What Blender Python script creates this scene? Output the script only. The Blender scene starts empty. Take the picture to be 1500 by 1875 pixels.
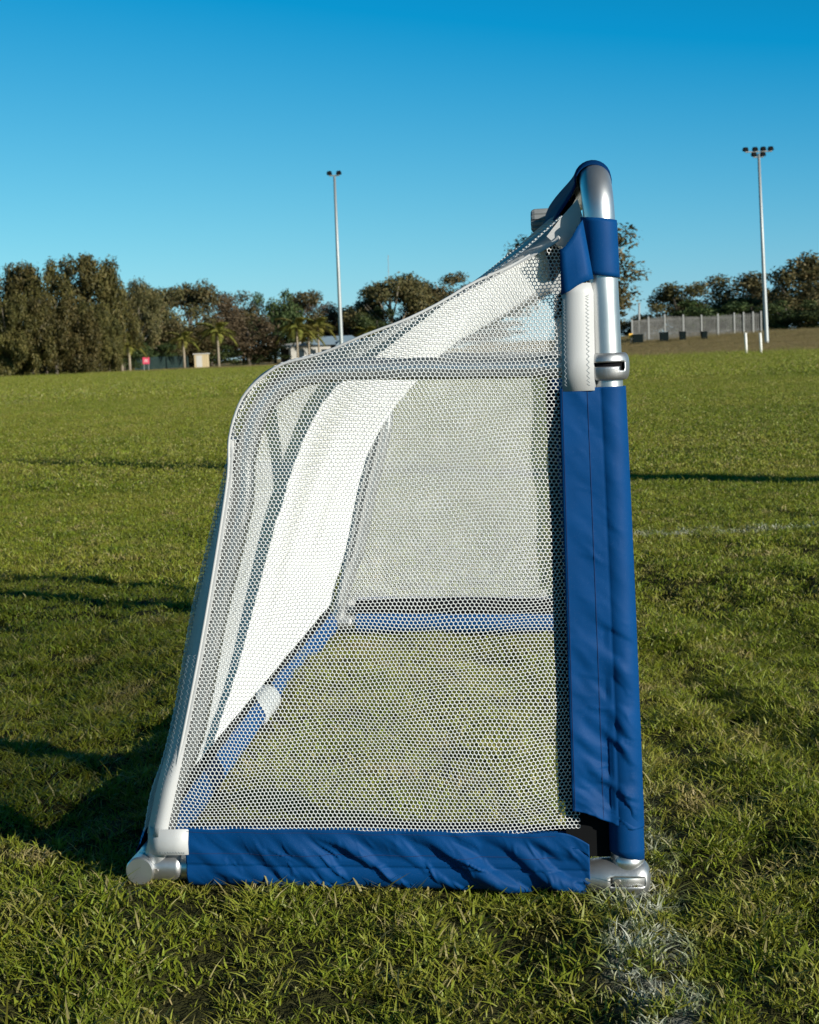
import bpy, math, random
import numpy as np
from mathutils import Matrix, Vector, noise as mnoise
R_ = math.radians
random.seed(7); rng = np.random.default_rng(7)
sc = bpy.context.scene
COL = sc.collection

# ------------------------------------------------------------------ camera
F, PITCH, ROLL, HC, YAW = 3000., R_(5.55), R_(2.3), 0.765, R_(5.0)
RM = Matrix.Rotation(math.pi/2-PITCH, 3, 'X') @ Matrix.Rotation(-ROLL, 3, 'Z')
CAMP = Vector((0, 0, HC))
cd = bpy.data.cameras.new('camera'); cam = bpy.data.objects.new('camera', cd); COL.objects.link(cam)
cam.matrix_world = Matrix.Translation(CAMP) @ RM.to_4x4()
cd.sensor_fit = 'HORIZONTAL'; cd.sensor_width = 24.; cd.lens = 24.*F/1500.
cd.clip_start = .05; cd.clip_end = 5000.
cd.dof.use_dof = True; cd.dof.focus_distance = 2.3; cd.dof.aperture_fstop = 18.
sc.camera = cam
sc.render.resolution_x, sc.render.resolution_y = 819, 1024

# ------------------------------------------------------------------ sky and sun
SUN_EL, SHADOW_AZ = R_(17.5), R_(49.5)      # shadows run left and away from the camera
TO_SUN = Vector((math.sin(SHADOW_AZ)*math.cos(SUN_EL), -math.cos(SHADOW_AZ)*math.cos(SUN_EL), math.sin(SUN_EL)))
w = bpy.data.worlds.new('World'); sc.world = w; w.use_nodes = True
nt = w.node_tree; nt.nodes.clear()
wo = nt.nodes.new('ShaderNodeOutputWorld'); bg = nt.nodes.new('ShaderNodeBackground')
sky = nt.nodes.new('ShaderNodeTexSky'); sky.sky_type = 'NISHITA'; sky.sun_disc = False
sky.sun_elevation = SUN_EL; sky.sun_rotation = math.pi-SHADOW_AZ
sky.air_density = 1.0; sky.dust_density = 0.0; sky.ozone_density = 3.0
# one colour grade for the whole sky (the photograph's deep cyan): linear per channel
sp = nt.nodes.new('ShaderNodeSeparateColor'); cb = nt.nodes.new('ShaderNodeCombineColor'); nt.links.new(sky.outputs[0], sp.inputs[0])
def wm(op, a, b, c=0.):
    n = nt.nodes.new('ShaderNodeMath'); n.operation = op
    for i, v in enumerate((a, b, c)):
        if isinstance(v, bpy.types.NodeSocket): nt.links.new(v, n.inputs[i])
        else: n.inputs[i].default_value = v
    return n.outputs[0]
nt.links.new(wm('MAXIMUM', wm('MULTIPLY_ADD', sp.outputs[0], .63, -1.29), .03), cb.inputs[0])
gch = wm('MAXIMUM', wm('MULTIPLY_ADD', sp.outputs[1], .89, -.68), .3)
nt.links.new(gch, cb.inputs[1])
bch = wm('MULTIPLY_ADD', sp.outputs[2], .35, wm('MULTIPLY_ADD', sp.outputs[1], .38, 2.0))
nt.links.new(wm('MINIMUM', bch, wm('MULTIPLY', gch, 2.1)), cb.inputs[2])
nt.links.new(cb.outputs[0], bg.inputs[0]); nt.links.new(bg.outputs[0], wo.inputs[0])
bg.inputs[1].default_value = .088
sl = bpy.data.lights.new('sun', 'SUN'); sl.energy = 5.0; sl.angle = R_(.53); sl.color = (1., .94, .84)
so = bpy.data.objects.new('sun', sl); COL.objects.link(so); so.rotation_mode = 'QUATERNION'
so.rotation_quaternion = TO_SUN.to_track_quat('Z', 'Y'); so.location = (20, -15, 20)
vs = sc.view_settings; vs.view_transform = 'Standard'; vs.look = 'None'; vs.exposure = .42; vs.gamma = 1.; vs.use_curve_mapping = False

# ------------------------------------------------------------------ helpers
def ray(px, py): return RM @ Vector(((px-750)/F, (937.5-py)/F, -1.))
def at(px, py, D):                       # world point seen at a pixel of the photograph, D metres ahead
    d = ray(px, py); return CAMP + d*(D/d.y)
GO = Vector((.28284, 2.22054, 0.))       # near front foot of the goal
GU = Vector((math.cos(YAW), -math.sin(YAW), 0)); GV = Vector((math.sin(YAW), math.cos(YAW), 0))
W = 2.05                                 # goal width

def mesh_np(name, verts, faces, smooth=False):
    """verts (n,3); faces: list of (m,k) int arrays"""
    me = bpy.data.meshes.new(name)
    verts = np.asarray(verts, np.float32).reshape(-1, 3)
    if not isinstance(faces, list): faces = [faces]
    faces = [np.asarray(f, np.int32) for f in faces if len(f)]
    loops = np.concatenate([f.ravel() for f in faces])
    tot = np.concatenate([np.full(len(f), f.shape[1], np.int32) for f in faces])
    st = np.concatenate([[0], np.cumsum(tot)[:-1]]).astype(np.int32)
    me.vertices.add(len(verts)); me.vertices.foreach_set('co', verts.ravel())
    me.loops.add(len(loops)); me.loops.foreach_set('vertex_index', loops)
    me.polygons.add(len(tot)); me.polygons.foreach_set('loop_start', st); me.polygons.foreach_set('loop_total', tot)
    if smooth: me.polygons.foreach_set('use_smooth', np.ones(len(tot), bool))
    me.update(calc_edges=True); me.validate(); return me
def fattr(me, name, vals):
    a = me.attributes.new(name, 'FLOAT', 'POINT'); a.data.foreach_set('value', np.asarray(vals, np.float32))

class MB:                                # collects shapes into one mesh
    def __init__(s): s.v = []; s.f = []
    def add(s, v, f):
        o = len(s.v); s.v += [tuple(p) for p in v]; s.f += [tuple(i+o for i in q) for q in f]; return s
    def box(s, c, d, rz=0., tap=1.):
        hx, hy, hz = d[0]/2, d[1]/2, d[2]/2; co, si = math.cos(rz), math.sin(rz); v = []
        for z in (-1, 1):
            k = tap if z > 0 else 1.
            for x, y in ((-1, -1), (1, -1), (1, 1), (-1, 1)):
                a, b = x*hx*k, y*hy*k
                v.append((c[0]+a*co-b*si, c[1]+a*si+b*co, c[2]+z*hz))
        return s.add(v, [(3, 2, 1, 0), (4, 5, 6, 7), (0, 1, 5, 4), (1, 2, 6, 5), (2, 3, 7, 6), (3, 0, 4, 7)])
    def tube(s, pts, rad, n=16, cap=True):
        pts = [Vector(p) for p in pts]; m = len(pts); rad = rad if hasattr(rad, '__len__') else [rad]*m
        t0 = (pts[1]-pts[0]).normalized(); a = t0.orthogonal().normalized(); v = []; f = []
        for i, p in enumerate(pts):
            t = (pts[min(i+1, m-1)]-pts[max(i-1, 0)]).normalized()
            a = (a-t*a.dot(t)).normalized(); b = t.cross(a)
            for k in range(n):
                q = 2*math.pi*k/n; v.append(p+(a*math.cos(q)+b*math.sin(q))*rad[i])
        for i in range(m-1):
            for k in range(n):
                k2 = (k+1) % n; f.append((i*n+k, i*n+k2, (i+1)*n+k2, (i+1)*n+k))
        if cap: f += [tuple(range(n-1, -1, -1)), tuple((m-1)*n+k for k in range(n))]
        return s.add(v, f)
    def build(s, name, mat, parent=None, smooth=False, solid=0., loc=None):
        me = bpy.data.meshes.new(name); me.from_pydata(s.v, [], s.f); me.update()
        return link(name, me, mat, parent, smooth, solid, loc)
def link(name, me, mat, parent=None, smooth=False, solid=0., loc=None):
    if smooth:
        me.polygons.foreach_set('use_smooth', np.ones(len(me.polygons), bool))
    if mat is not None and not me.materials: me.materials.append(mat)
    o = bpy.data.objects.new(name, me); COL.objects.link(o); o.parent = parent
    if loc is not None: o.location = loc
    if solid:
        m = o.modifiers.new('thickness', 'SOLIDIFY'); m.thickness = solid; m.offset = 0.
    return o
def autosmooth(o, ang=40):
    me = o.data
    me.polygons.foreach_set('use_smooth', np.ones(len(me.polygons), bool))
    try: me.set_sharp_from_angle(angle=R_(ang))
    except Exception: pass
def empty(name, loc, label, cat, group=None, rz=0.):
    o = bpy.data.objects.new(name, None); COL.objects.link(o); o.location = loc; o.rotation_euler.z = rz
    o.empty_display_size = .1
    return tag(o, label, cat, group)
def tag(o, label=None, cat=None, group=None, kind=None):
    if label: o['label'] = label
    if cat: o['category'] = cat
    if group: o['group'] = group
    if kind: o['kind'] = kind
    return o
def catmull(P, n=8):
    P = [np.array(p, float) for p in P]; out = []
    for i in range(len(P)-1):
        p0, p1, p2, p3 = P[max(i-1, 0)], P[i], P[i+1], P[min(i+2, len(P)-1)]
        for k in range(n):
            t = k/n; out.append(.5*((2*p1)+(p2-p0)*t+(2*p0-5*p1+4*p2-p3)*t*t+(3*p1-p0-3*p2+p3)*t**3))
    out.append(P[-1]); return out

# ------------------------------------------------------------------ materials
class NT:
    def __init__(s, name):
        s.m = bpy.data.materials.new(name); s.m.use_nodes = True; s.t = s.m.node_tree; s.t.nodes.clear()
        s.out = s.n('ShaderNodeOutputMaterial')
    def n(s, typ, ins=None, **kw):
        nd = s.t.nodes.new(typ)
        for k, v in kw.items(): setattr(nd, k, v)
        for k, v in (ins or {}).items(): s.set(nd.inputs[k], v)
        return nd
    def set(s, sock, v):
        if isinstance(v, bpy.types.NodeSocket): s.t.links.new(v, sock)
        else:
            if sock.type == 'RGBA' and len(v) == 3: v = (*v, 1.)
            sock.default_value = v
    def math(s, op, a, b=0., c=0., clamp=False):
        nd = s.n('ShaderNodeMath', operation=op, use_clamp=clamp)
        for i, v in enumerate((a, b, c)): s.set(nd.inputs[i], v)
        return nd.outputs[0]
    def mix(s, fac, a, b, mode='MIX'):
        nd = s.n('ShaderNodeMix', data_type='RGBA', blend_type=mode)
        s.set(nd.inputs[0], fac); s.set(nd.inputs[6], a); s.set(nd.inputs[7], b); return nd.outputs[2]
    def ramp(s, fac, stops, interp='LINEAR'):
        nd = s.n('ShaderNodeValToRGB'); cr = nd.color_ramp; cr.interpolation = interp
        while len(cr.elements) < len(stops): cr.elements.new(.5)
        for e, (p, c) in zip(cr.elements, stops): e.position = p; e.color = (*c, 1.) if len(c) == 3 else c
        s.set(nd.inputs[0], fac); return nd.outputs[0]
    def noise(s, vec, scale, detail=4., rough=.55, dist=0.):
        nd = s.n('ShaderNodeTexNoise'); s.set(nd.inputs['Vector'], vec)
        nd.inputs['Scale'].default_value = scale; nd.inputs['Detail'].default_value = detail
        nd.inputs['Roughness'].default_value = rough; nd.inputs['Distortion'].default_value = dist
        return nd.outputs['Fac']
    def sstep(s, v, a, b):
        nd = s.n('ShaderNodeMapRange', interpolation_type='SMOOTHSTEP')
        s.set(nd.inputs[0], v); nd.inputs[1].default_value = a; nd.inputs[2].default_value = b; return nd.outputs[0]
    def bump(s, h, strength, dist):
        return s.n('ShaderNodeBump', {'Height': h, 'Strength': strength, 'Distance': dist}).outputs[0]
    def bsdf(s, **ins):
        nd = s.n('ShaderNodeBsdfPrincipled')
        for k, v in ins.items(): s.set(nd.inputs[k.replace('_', ' ')], v)
        return nd.outputs[0]
    def done(s, sh): s.t.links.new(sh, s.out.inputs[0]); return s.m
    @property
    def pos(s): return s.n('ShaderNodeNewGeometry').outputs['Position']
    @property
    def obj(s): return s.n('ShaderNodeTexCoord').outputs['Object']
    @property
    def rnd(s): return s.n('ShaderNodeObjectInfo').outputs['Random']

def plain(name, c, rough=.6, metal=0., var=.25, scale=8., bump=0., spec=.5):
    t = NT(name); o = t.obj
    n = t.noise(o, scale, 5.)
    col = t.mix(n, tuple(x*(1-var) for x in c), tuple(min(1, x*(1+var)) for x in c))
    kw = dict(Base_Color=col, Roughness=t.math('MULTIPLY_ADD', n, .2, rough-.1), Metallic=metal, Specular_IOR_Level=spec)
    if bump: kw['Normal'] = t.bump(t.noise(o, scale*6, 3.), .5, bump)
    return t.done(t.bsdf(**kw))

def mat_metal(name, base, rough, streak=True, bump=.0):
    t = NT(name); o = t.obj
    mp = t.n('ShaderNodeMapping', {'Vector': o, 'Scale': (1., 1., .05) if streak else (1, 1, 1)}).outputs[0]
    n = t.noise(mp, 90., 4.); n2 = t.noise(o, 14., 5.)
    col = t.mix(n2, tuple(x*.86 for x in base), tuple(min(1., x*1.06) for x in base))
    r = t.math('ADD', t.math('MULTIPLY_ADD', n2, .22, rough-.11), t.math('MULTIPLY', n, .08))
    kw = dict(Base_Color=col, Metallic=.92, Roughness=r)
    if bump: kw['Normal'] = t.bump(t.noise(o, 160., 3.), .35, bump)
    return t.done(t.bsdf(**kw))
def mat_cloth(name, base, weave=900., rough=.5, spark=.0, var=.12, spec=.4):
    t = NT(name); o = t.obj
    n = t.noise(o, 9., 4.); f = t.noise(o, weave, 2., .7)
    col = t.mix(n, tuple(x*(1-var) for x in base), tuple(min(1, x*(1+var)) for x in base))
    col = t.mix(t.math('MULTIPLY', t.sstep(f, .60, .76), spark), col, (.35, .5, .75))
    return t.done(t.bsdf(Base_Color=col, Roughness=rough, Specular_IOR_Level=spec,
                         Normal=t.bump(f, .25, .0006)))
M = {}
M['alu'] = mat_metal('aluminium_tube', (.64, .65, .645), .32)
M['cast'] = mat_metal('cast_aluminium', (.46, .47, .47), .40, False, .0008)
M['steel'] = mat_metal('screw_steel', (.6, .55, .5), .3, False)
M['blue'] = mat_cloth('blue_fabric', (.0003, .042, .150), 700., .6, .06, .28, spec=.10)
M['blue_shaded'] = mat_cloth('shaded_blue_fabric', (.0003, .022, .085), 700., .7, .02, spec=.06)  # blue of the crossbar sleeves with their shade put into the colour
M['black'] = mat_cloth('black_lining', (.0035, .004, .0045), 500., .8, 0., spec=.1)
M['dark'] = plain('slot_dark', (.004, .004, .005), .8, spec=.1)
M['white'] = mat_cloth('white_vinyl', (.46, .47, .465), 600., .5, 0., .05)
M['thread'] = plain('thread', (.30, .34, .36), .8)
M['bthread'] = plain('blue_thread', (.002, .02, .09), .8)
M['net'] = plain('net_cord', (.69, .71, .70), .6, var=.05, scale=30., spec=.3)
t = NT('clear_plastic'); M['clear'] = t.done(t.bsdf(Base_Color=(.62, .66, .67), Roughness=.25, Transmission_Weight=.35, IOR=1.4))
M['rubber'] = plain('ribbed_rubber', (.20, .21, .21), .55, var=.3, scale=40., spec=.3)

# --- painted lines: (point, direction, half width, from, to, strength)
def paint_mask(t, P):
    sep = t.n('ShaderNodeSeparateXYZ', {'Vector': P}); X, Y = sep.outputs[0], sep.outputs[1]
    g0 = GO + GU*.012
    lines = [((g0.x, g0.y), (GV.x, GV.y), .050, -2., .25, 1.0), ((g0.x, g0.y), (GV.x, GV.y), .05, .25, 30., .25),
             ((.5, 6.45), (1., .012), .07, .1, 14., 1.1),
             ((-9.98, 40.5), (.108, .994), .16, -25., 60., .30), ((-8.25, 33.5), (.085, .996), .16, -25., 60., .35)]
    tot = None
    for (p, d, hw, a, b, k) in lines:
        l = math.hypot(*d); d = (d[0]/l, d[1]/l)
        dx = t.math('SUBTRACT', X, p[0]); dy = t.math('SUBTRACT', Y, p[1])
        al = t.math('ADD', t.math('MULTIPLY', dx, d[0]), t.math('MULTIPLY', dy, d[1]))
        ac = t.math('ABSOLUTE', t.math('SUBTRACT', t.math('MULTIPLY', dx, d[1]), t.math('MULTIPLY', dy, d[0])))
        m = t.sstep(ac, hw*1.6, hw*.5)
        m = t.math('MULTIPLY', m, t.math('MULTIPLY', t.math('GREATER_THAN', al, a), t.math('LESS_THAN', al, b)))
        m = t.math('MULTIPLY', m, k); tot = m if tot is None else t.math('MAXIMUM', tot, m)
    br = t.sstep(t.noise(P, 16., 4., .7), .43, .60)
    return t.math('MULTIPLY', tot, br, clamp=True)
GREENS = [(.25, (.050, .078, .013)), (.5, (.082, .106, .021)), (.75, (.125, .132, .036))]
def grass_tint(t, P):
    a = t.noise(P, .45, 4., .6); b = t.noise(P, 5.5, 4., .65)
    f = t.math('ADD', t.math('MULTIPLY', a, .45), t.math('MULTIPLY', b, .55))
    col = t.ramp(f, [(.32, (.088, .130, .008)), (.48, (.190, .216, .017)), (.66, (.315, .280, .052))])
    sep = t.n('ShaderNodeSeparateXYZ', {'Vector': P}); Y = sep.outputs[1]; X = sep.outputs[0]
    edge = t.math('ADD', t.math('ADD', Y, t.math('MULTIPLY', X, .5)), t.math('MULTIPLY', t.noise(P, .06, 2.), 10.))
    rough = t.math('MULTIPLY', t.sstep(edge, 99., 104.), t.sstep(X, -3., 2.))
    rough = t.math('MAXIMUM', rough, t.math('MULTIPLY', t.sstep(Y, 134., 142.), t.sstep(X, 3., -2.)))
    col = t.mix(rough, col, t.mix(t.noise(P, .5, 4., .6), (.12, .092, .036), (.26, .19, .085)))   # drier ground beyond the mown field
    return col, b
def mat_blade():
    t = NT('grass_blade'); P = t.pos
    col, b = grass_tint(t, P)
    bl = t.n('ShaderNodeAttribute', attribute_name='bl').outputs['Fac']     # per blade 0..1
    up = t.n('ShaderNodeAttribute', attribute_name='up').outputs['Fac']     # base 0, tip 1
    hsv = t.n('ShaderNodeHueSaturation', {'Hue': t.math('MULTIPLY_ADD', bl, .05, .478), 'Saturation': 1.0,
              'Value': t.math('MULTIPLY_ADD', bl, .80, .60), 'Fac': 1., 'Color': col}).outputs[0]
    dry = t.math('MAXIMUM', t.math('GREATER_THAN', bl, .91), t.math('MULTIPLY', t.sstep(b, .57, .66), t.math('GREATER_THAN', bl, .40)))
    dry = t.math('MAXIMUM', dry, t.math('MULTIPLY', t.sstep(t.noise(P, 15., 3., .6), .65, .71), t.math('GREATER_THAN', bl, .30)))
    hsv = t.mix(t.math('MULTIPLY', dry, .85), hsv, t.mix(bl, (.42, .31, .15), (.30, .25, .11)))
    hsv = t.mix(t.math('MULTIPLY', t.sstep(up, .82, 1.), .35), hsv, (.22, .19, .07))      # dry cut tips
    hsv = t.mix(t.math('MULTIPLY', t.math('MULTIPLY', paint_mask(t, P), t.math('GREATER_THAN', bl, .25)), .66), hsv, (.62, .64, .59))
    d = t.bsdf(Base_Color=hsv, Roughness=.5, Specular_IOR_Level=.35)
    tr = t.n('ShaderNodeBsdfTranslucent', {'Color': t.mix(.5, hsv, (.12, .19, .02))}).outputs[0]
    return t.done(t.n('ShaderNodeMixShader', {0: .28, 1: d, 2: tr}).outputs[0])
def mat_ground():
    t = NT('turf_ground'); P = t.pos
    col, b = grass_tint(t, P)
    sep = t.n('ShaderNodeSeparateXYZ', {'Vector': P}); Y = sep.outputs[1]; X = sep.outputs[0]
    fine = t.noise(P, 22., 5., .7); vf = t.noise(P, 3., 5., .7)
    far = t.math('MULTIPLY_ADD', t.math('ADD', t.math('MULTIPLY', fine, .5), t.math('MULTIPLY', vf, .5)), 1.7, .5)
    farc = t.mix(1., col, t.n('ShaderNodeCombineColor', {0: far, 1: far, 2: far}).outputs[0], 'MULTIPLY')
    soil = t.mix(fine, (.008, .011, .003), (.050, .048, .014))
    mid = t.sstep(Y, 5., 30.)
    c = t.mix(mid, soil, farc)
    c = t.mix(t.math('MULTIPLY', paint_mask(t, P), .25), c, (.45, .46, .42))
    h = t.math('ADD', t.noise(P, 14., 5., .7), t.math('MULTIPLY', t.noise(P, 2.2, 4.), .8))
    return t.done(t.bsdf(Base_Color=c, Roughness=.95, Specular_IOR_Level=.1, Normal=t.bump(h, .9, .06)))
M['blade'] = mat_blade(); M['ground'] = mat_ground()
def mat_leaf(name, c0, c1, c2, var=.3):
    t = NT(name); P = t.pos
    a = t.noise(P, .55, 4., .6); r = t.rnd
    lf = t.n('ShaderNodeAttribute', attribute_name='bl').outputs['Fac']
    col = t.ramp(t.math('ADD', t.math('MULTIPLY', a, .6), t.math('MULTIPLY', lf, .4)), [(.32, c0), (.52, c1), (.7, c2)])
    col = t.n('ShaderNodeHueSaturation', {'Hue': t.math('MULTIPLY_ADD', r, .03, .485), 'Saturation': 1., 'Value': t.math('MULTIPLY_ADD', r, var, 1-var/2), 'Fac': 1., 'Color': col}).outputs[0]
    d = t.bsdf(Base_Color=col, Roughness=.6, Specular_IOR_Level=.25)
    tr = t.n('ShaderNodeBsdfTranslucent', {'Color': col}).outputs[0]
    return t.done(t.n('ShaderNodeMixShader', {0: .2, 1: d, 2: tr}).outputs[0])
M['leaf_she'] = mat_leaf('casuarina_foliage', (0.043, 0.043, 0.012), (0.087, 0.081, 0.022), (0.152, 0.125, 0.041))
M['leaf_gum'] = mat_leaf('gum_foliage', (0.043, 0.043, 0.017), (0.090, 0.080, 0.029), (0.152, 0.116, 0.049))
M['leaf_brown'] = mat_leaf('brown_foliage', (0.050, 0.038, 0.020), (0.092, 0.066, 0.036), (0.135, 0.096, 0.055))
M['leaf_green'] = mat_leaf('green_foliage', (0.023, 0.043, 0.014), (0.049, 0.075, 0.023), (0.087, 0.113, 0.035))
M['leaf_palm'] = mat_leaf('palm_frond', (.11, .12, .022), (.19, .19, .04), (.28, .25, .07))
M['bark'] = plain('bark', (.13, .11, .085), .9, var=.4, scale=3.)
M['bark_pale'] = plain('pale_bark', (.27, .23, .17), .9, var=.3, scale=3.)
M['pole'] = mat_metal('galvanised_pole', (.42, .45, .45), .6, False)
M['lamp'] = plain('lamp_housing', (.004, .0045, .005), .7, spec=.08)
M['wpaint'] = plain('white_paint', (.74, .73, .68), .5, var=.08)
M['beige'] = plain('beige_sheet', (.52, .42, .25), .6, var=.08)
M['roof'] = plain('grey_blue_roof', (.22, .30, .36), .5, var=.15)
M['wall'] = plain('pale_wall', (.50, .49, .45), .8, var=.1)
M['shade'] = plain('shade_dark', (.025, .03, .032), .7)  # verandah shade put into a dark colour, shared by the wing
M['glass'] = plain('window_glass', (.02, .03, .035), .1)
M['gfence'] = plain('green_fence_mesh', (.010, .030, .026), .7, var=.3)
M['fence'] = plain('grey_paling', (.13, .13, .122), .9, var=.6, scale=2., spec=.05)
M['fpost'] = plain('grey_fence_post', (.28, .285, .27), .7, var=.2)
M['pink'] = plain('pink_board', (.62, .06, .12), .5, var=.05)
M['yellow'] = plain('yellow_paint', (.65, .36, .02), .5, var=.05)
M['bin'] = plain('dark_green_plastic', (.004, .009, .009), .8, spec=.1)

# ------------------------------------------------------------------ ground
def sstep(x, a, b):
    t = np.clip((np.asarray(x, float)-a)/(b-a), 0, 1); return t*t*(3-2*t)
_s = np.random.default_rng(3); WV = [(*(_s.normal(size=2)*k), _s.uniform(0, 6.28), amp) for k, amp in ((9., .006),)*6 + ((4., .007),)*5 + ((1.4, .006),)*4]
def gz(x, y):
    x = np.asarray(x, float); y = np.asarray(y, float)
    lu = (x-GO.x)*GU.x+(y-GO.y)*GU.y; lv = (x-GO.x)*GV.x+(y-GO.y)*GV.y
    z = .026*sstep(-lu, .05, .65)*sstep(-lu, 4.5, 1.3)*sstep(lv, -.45, -.05)*sstep(lv, 9., 2.6)
    z = z + .012*sstep(lv, .4, 2.)*sstep(lv, 8., 2.6)*sstep(lu, 3., .5)*sstep(lu, -.6, 0.)
    b = sum(a*np.sin(kx*x+ky*y+p) for kx, ky, p, a in WV)
    near = sstep(y, 9., 4.)
    z = z + (b-.006)*near*(.42+.55*sstep(np.minimum(np.abs(lv), np.abs(lv-W))+.6*np.maximum(0, np.maximum(lu-.05, -.75-lu)), .02, .22))
    D = y + .75*(x-14.)
    z = z + 1.25*sstep(D, 96., 140.)*sstep(x, -2., 9.)*sstep(y, 30., 60.)
    return z
def axis(lo, hi, a, b, st, g):
    c = list(np.arange(a, b, st)); s = st
    while c[-1] < hi: s = min(s*g, 60); c.append(c[-1]+s)
    s = st; d = [a]
    while d[-1] > lo: s = min(s*g, 60); d.append(d[-1]-s)
    return np.array(d[:0:-1]+c)
gx = axis(-700, 700, -2.2, 2.2, .05, 1.12); gy = axis(-120, 1500, 1.2, 5.2, .05, 1.10)
X, Y = np.meshgrid(gx, gy); Z = gz(X, Y); nx, ny = len(gx), len(gy)
I = np.arange(nx*ny).reshape(ny, nx)
me = mesh_np('ground', np.stack([X, Y, Z], -1), np.stack([I[:-1, :-1], I[:-1, 1:], I[1:, 1:], I[1:, :-1]], -1).reshape(-1, 4), True)
tag(link('ground', me, M['ground']), 'wide mown sports field of patchy green and straw grass', 'field', kind='structure')

# ------------------------------------------------------------------ grass blades (uncountable: one object, instanced tufts)
def tuft(name, nb, rad, hlo, hhi, wid, lean, seed):
    r = np.random.default_rng(seed); V = []; Fq = []; Ft = []; BL = []; UP = []
    for i in range(nb):
        a = r.uniform(0, 6.283); d = rad*math.sqrt(r.uniform()); bx, by = d*math.cos(a), d*math.sin(a)
        h = r.uniform(hlo, hhi); az = r.uniform(0, 6.283); ln = abs(r.normal(0, lean))*h+.12*h
        fx, fy = math.cos(az), math.sin(az); q = r.uniform(0, 6.283); sx, sy = math.cos(q), math.sin(q)
        wd = wid*r.uniform(.6, 1.25); bl = r.uniform(); o = len(V)
        flop = r.uniform() < .25
        for k, (tt, ww) in enumerate(((0, .7), (.38, 1.), (.72, .75))):
            cx = bx+fx*ln*tt**1.7; cy = by+fy*ln*tt**1.7
            cz = h*(tt-(.45*tt**2 if flop else .12*tt**2))-.004
            V += [(cx-sx*wd*ww, cy-sy*wd*ww, cz), (cx+sx*wd*ww, cy+sy*wd*ww, cz)]; UP += [tt, tt]
        V.append((bx+fx*ln*1.1, by+fy*ln*1.1, h*(.55 if flop else .88)-.004)); UP.append(1.)
        Fq += [(o, o+1, o+3, o+2), (o+2, o+3, o+5, o+4)]; Ft.append((o+4, o+5, o+6)); BL += [bl]*7
    me = mesh_np(name, V, [np.array(Fq), np.array(Ft)]); fattr(me, 'bl', BL); fattr(me, 'up', UP); me.materials.append(M['blade'])
    return bpy.data.objects.new(name, me)
tcol = bpy.data.collections.new('grass_tufts')
NS, NM, NL, NX_ = 9, 5, 5, 4
for i in range(NS): tcol.objects.link(tuft('tuft_%02d' % i, 13, .017, .009, (.022, .024, .022, .019, .026, .021, .024, .031, .015)[i], .00135, .95, 10+i))
for i in range(NM): tcol.objects.link(tuft('tuft_%02d' % (NS+i), 44, .06, .008, .020, .0016, .9, 40+i))
for i in range(NL): tcol.objects.link(tuft('tuft_%02d' % (NS+NM+i), 150, .20, .009, .019, .0027, .9, 60+i))
for i in range(NX_): tcol.objects.link(tuft('tuft_%02d' % (NS+NM+NL+i), 190, .62, .014, .028, .0080, .8, 80+i))
def scatter(n, y0, y1, half, lo, hi):
    y = np.sqrt(rng.uniform(y0*y0, y1*y1, n)); x = rng.uniform(-1, 1, n)*(half*y+.95)
    return x, y, rng.integers(lo, hi, n)
def pnoise(x, y, s): return np.array([mnoise.noise((a*s, b*s, 3.1)) for a, b in zip(x, y)])
zs = [scatter(76000, 1.1, 4.6, .36, 0, NS), scatter(46000, 4.2, 10.5, .45, NS, NS+NM), scatter(57000, 9.5, 36., .45, NS+NM, NS+NM+NL), scatter(58000, 32., 150., .46, NS+NM+NL, NS+NM+NL+NX_)]
px_, py_, ix_, sc_ = [], [], [], []
for k, (x, y, ii) in enumerate(zs):
    s = 1.+.45*pnoise(x, y, 3.2)+.50*pnoise(x, y, 9.)+rng.uniform(-.2, .2, len(x)); s = np.clip(s, .38, 1.9)
    keep = rng.uniform(0, 1, len(x)) < np.clip(.80+1.7*pnoise(x+7, y, 9.), .34, 1.) if k == 0 else np.ones(len(x), bool)
    px_.append(x[keep]); py_.append(y[keep]); ix_.append(ii[keep]); sc_.append(s[keep])
px_, py_, ix_, sc_ = map(np.concatenate, (px_, py_, ix_, sc_))
# flattened where the goal's bars press on it
lu = (px_-GO.x)*GU.x+(py_-GO.y)*GU.y; lv = (px_-GO.x)*GV.x+(py_-GO.y)*GV.y
press = ((np.abs(lv) < .020) & (lu > -.70) & (lu < .04)) | ((np.abs(lu+.668) < .03) & (lv > -.03) & (lv < W+.03)) | ((np.abs(lv-W) < .03) & (lu > -.7) & (lu < .04))
sc_ = np.where(press, sc_*.6, sc_)
gme = bpy.data.meshes.new('grass'); gme.vertices.add(len(px_))
gme.vertices.foreach_set('co', np.stack([px_, py_, gz(px_, py_)], -1).astype(np.float32).ravel())
fattr(gme, 'scl', sc_)
a = gme.attributes.new('idx', 'INT', 'POINT'); a.data.foreach_set('value', ix_.astype(np.int32))
a = gme.attributes.new('rot', 'FLOAT_VECTOR', 'POINT')
a.data.foreach_set('vector', np.stack([rng.normal(0, .16, len(px_)), rng.normal(0, .16, len(px_)), rng.uniform(0, 6.283, len(px_))], -1).astype(np.float32).ravel())
gob = link('grass', gme, M['blade']); tag(gob, 'short green lawn grass with dry straw patches across the field', 'grass', kind='stuff')
gn = bpy.data.node_groups.new('grass_blades', 'GeometryNodeTree')
gn.interface.new_socket('Geometry', in_out='INPUT', socket_type='NodeSocketGeometry'); gn.interface.new_socket('Geometry', in_out='OUTPUT', socket_type='NodeSocketGeometry')
gi = gn.nodes.new('NodeGroupInput'); gou = gn.nodes.new('NodeGroupOutput')
ci = gn.nodes.new('GeometryNodeCollectionInfo'); ci.inputs[0].default_value = tcol; ci.inputs[1].default_value = True; ci.inputs[2].default_value = True
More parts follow.
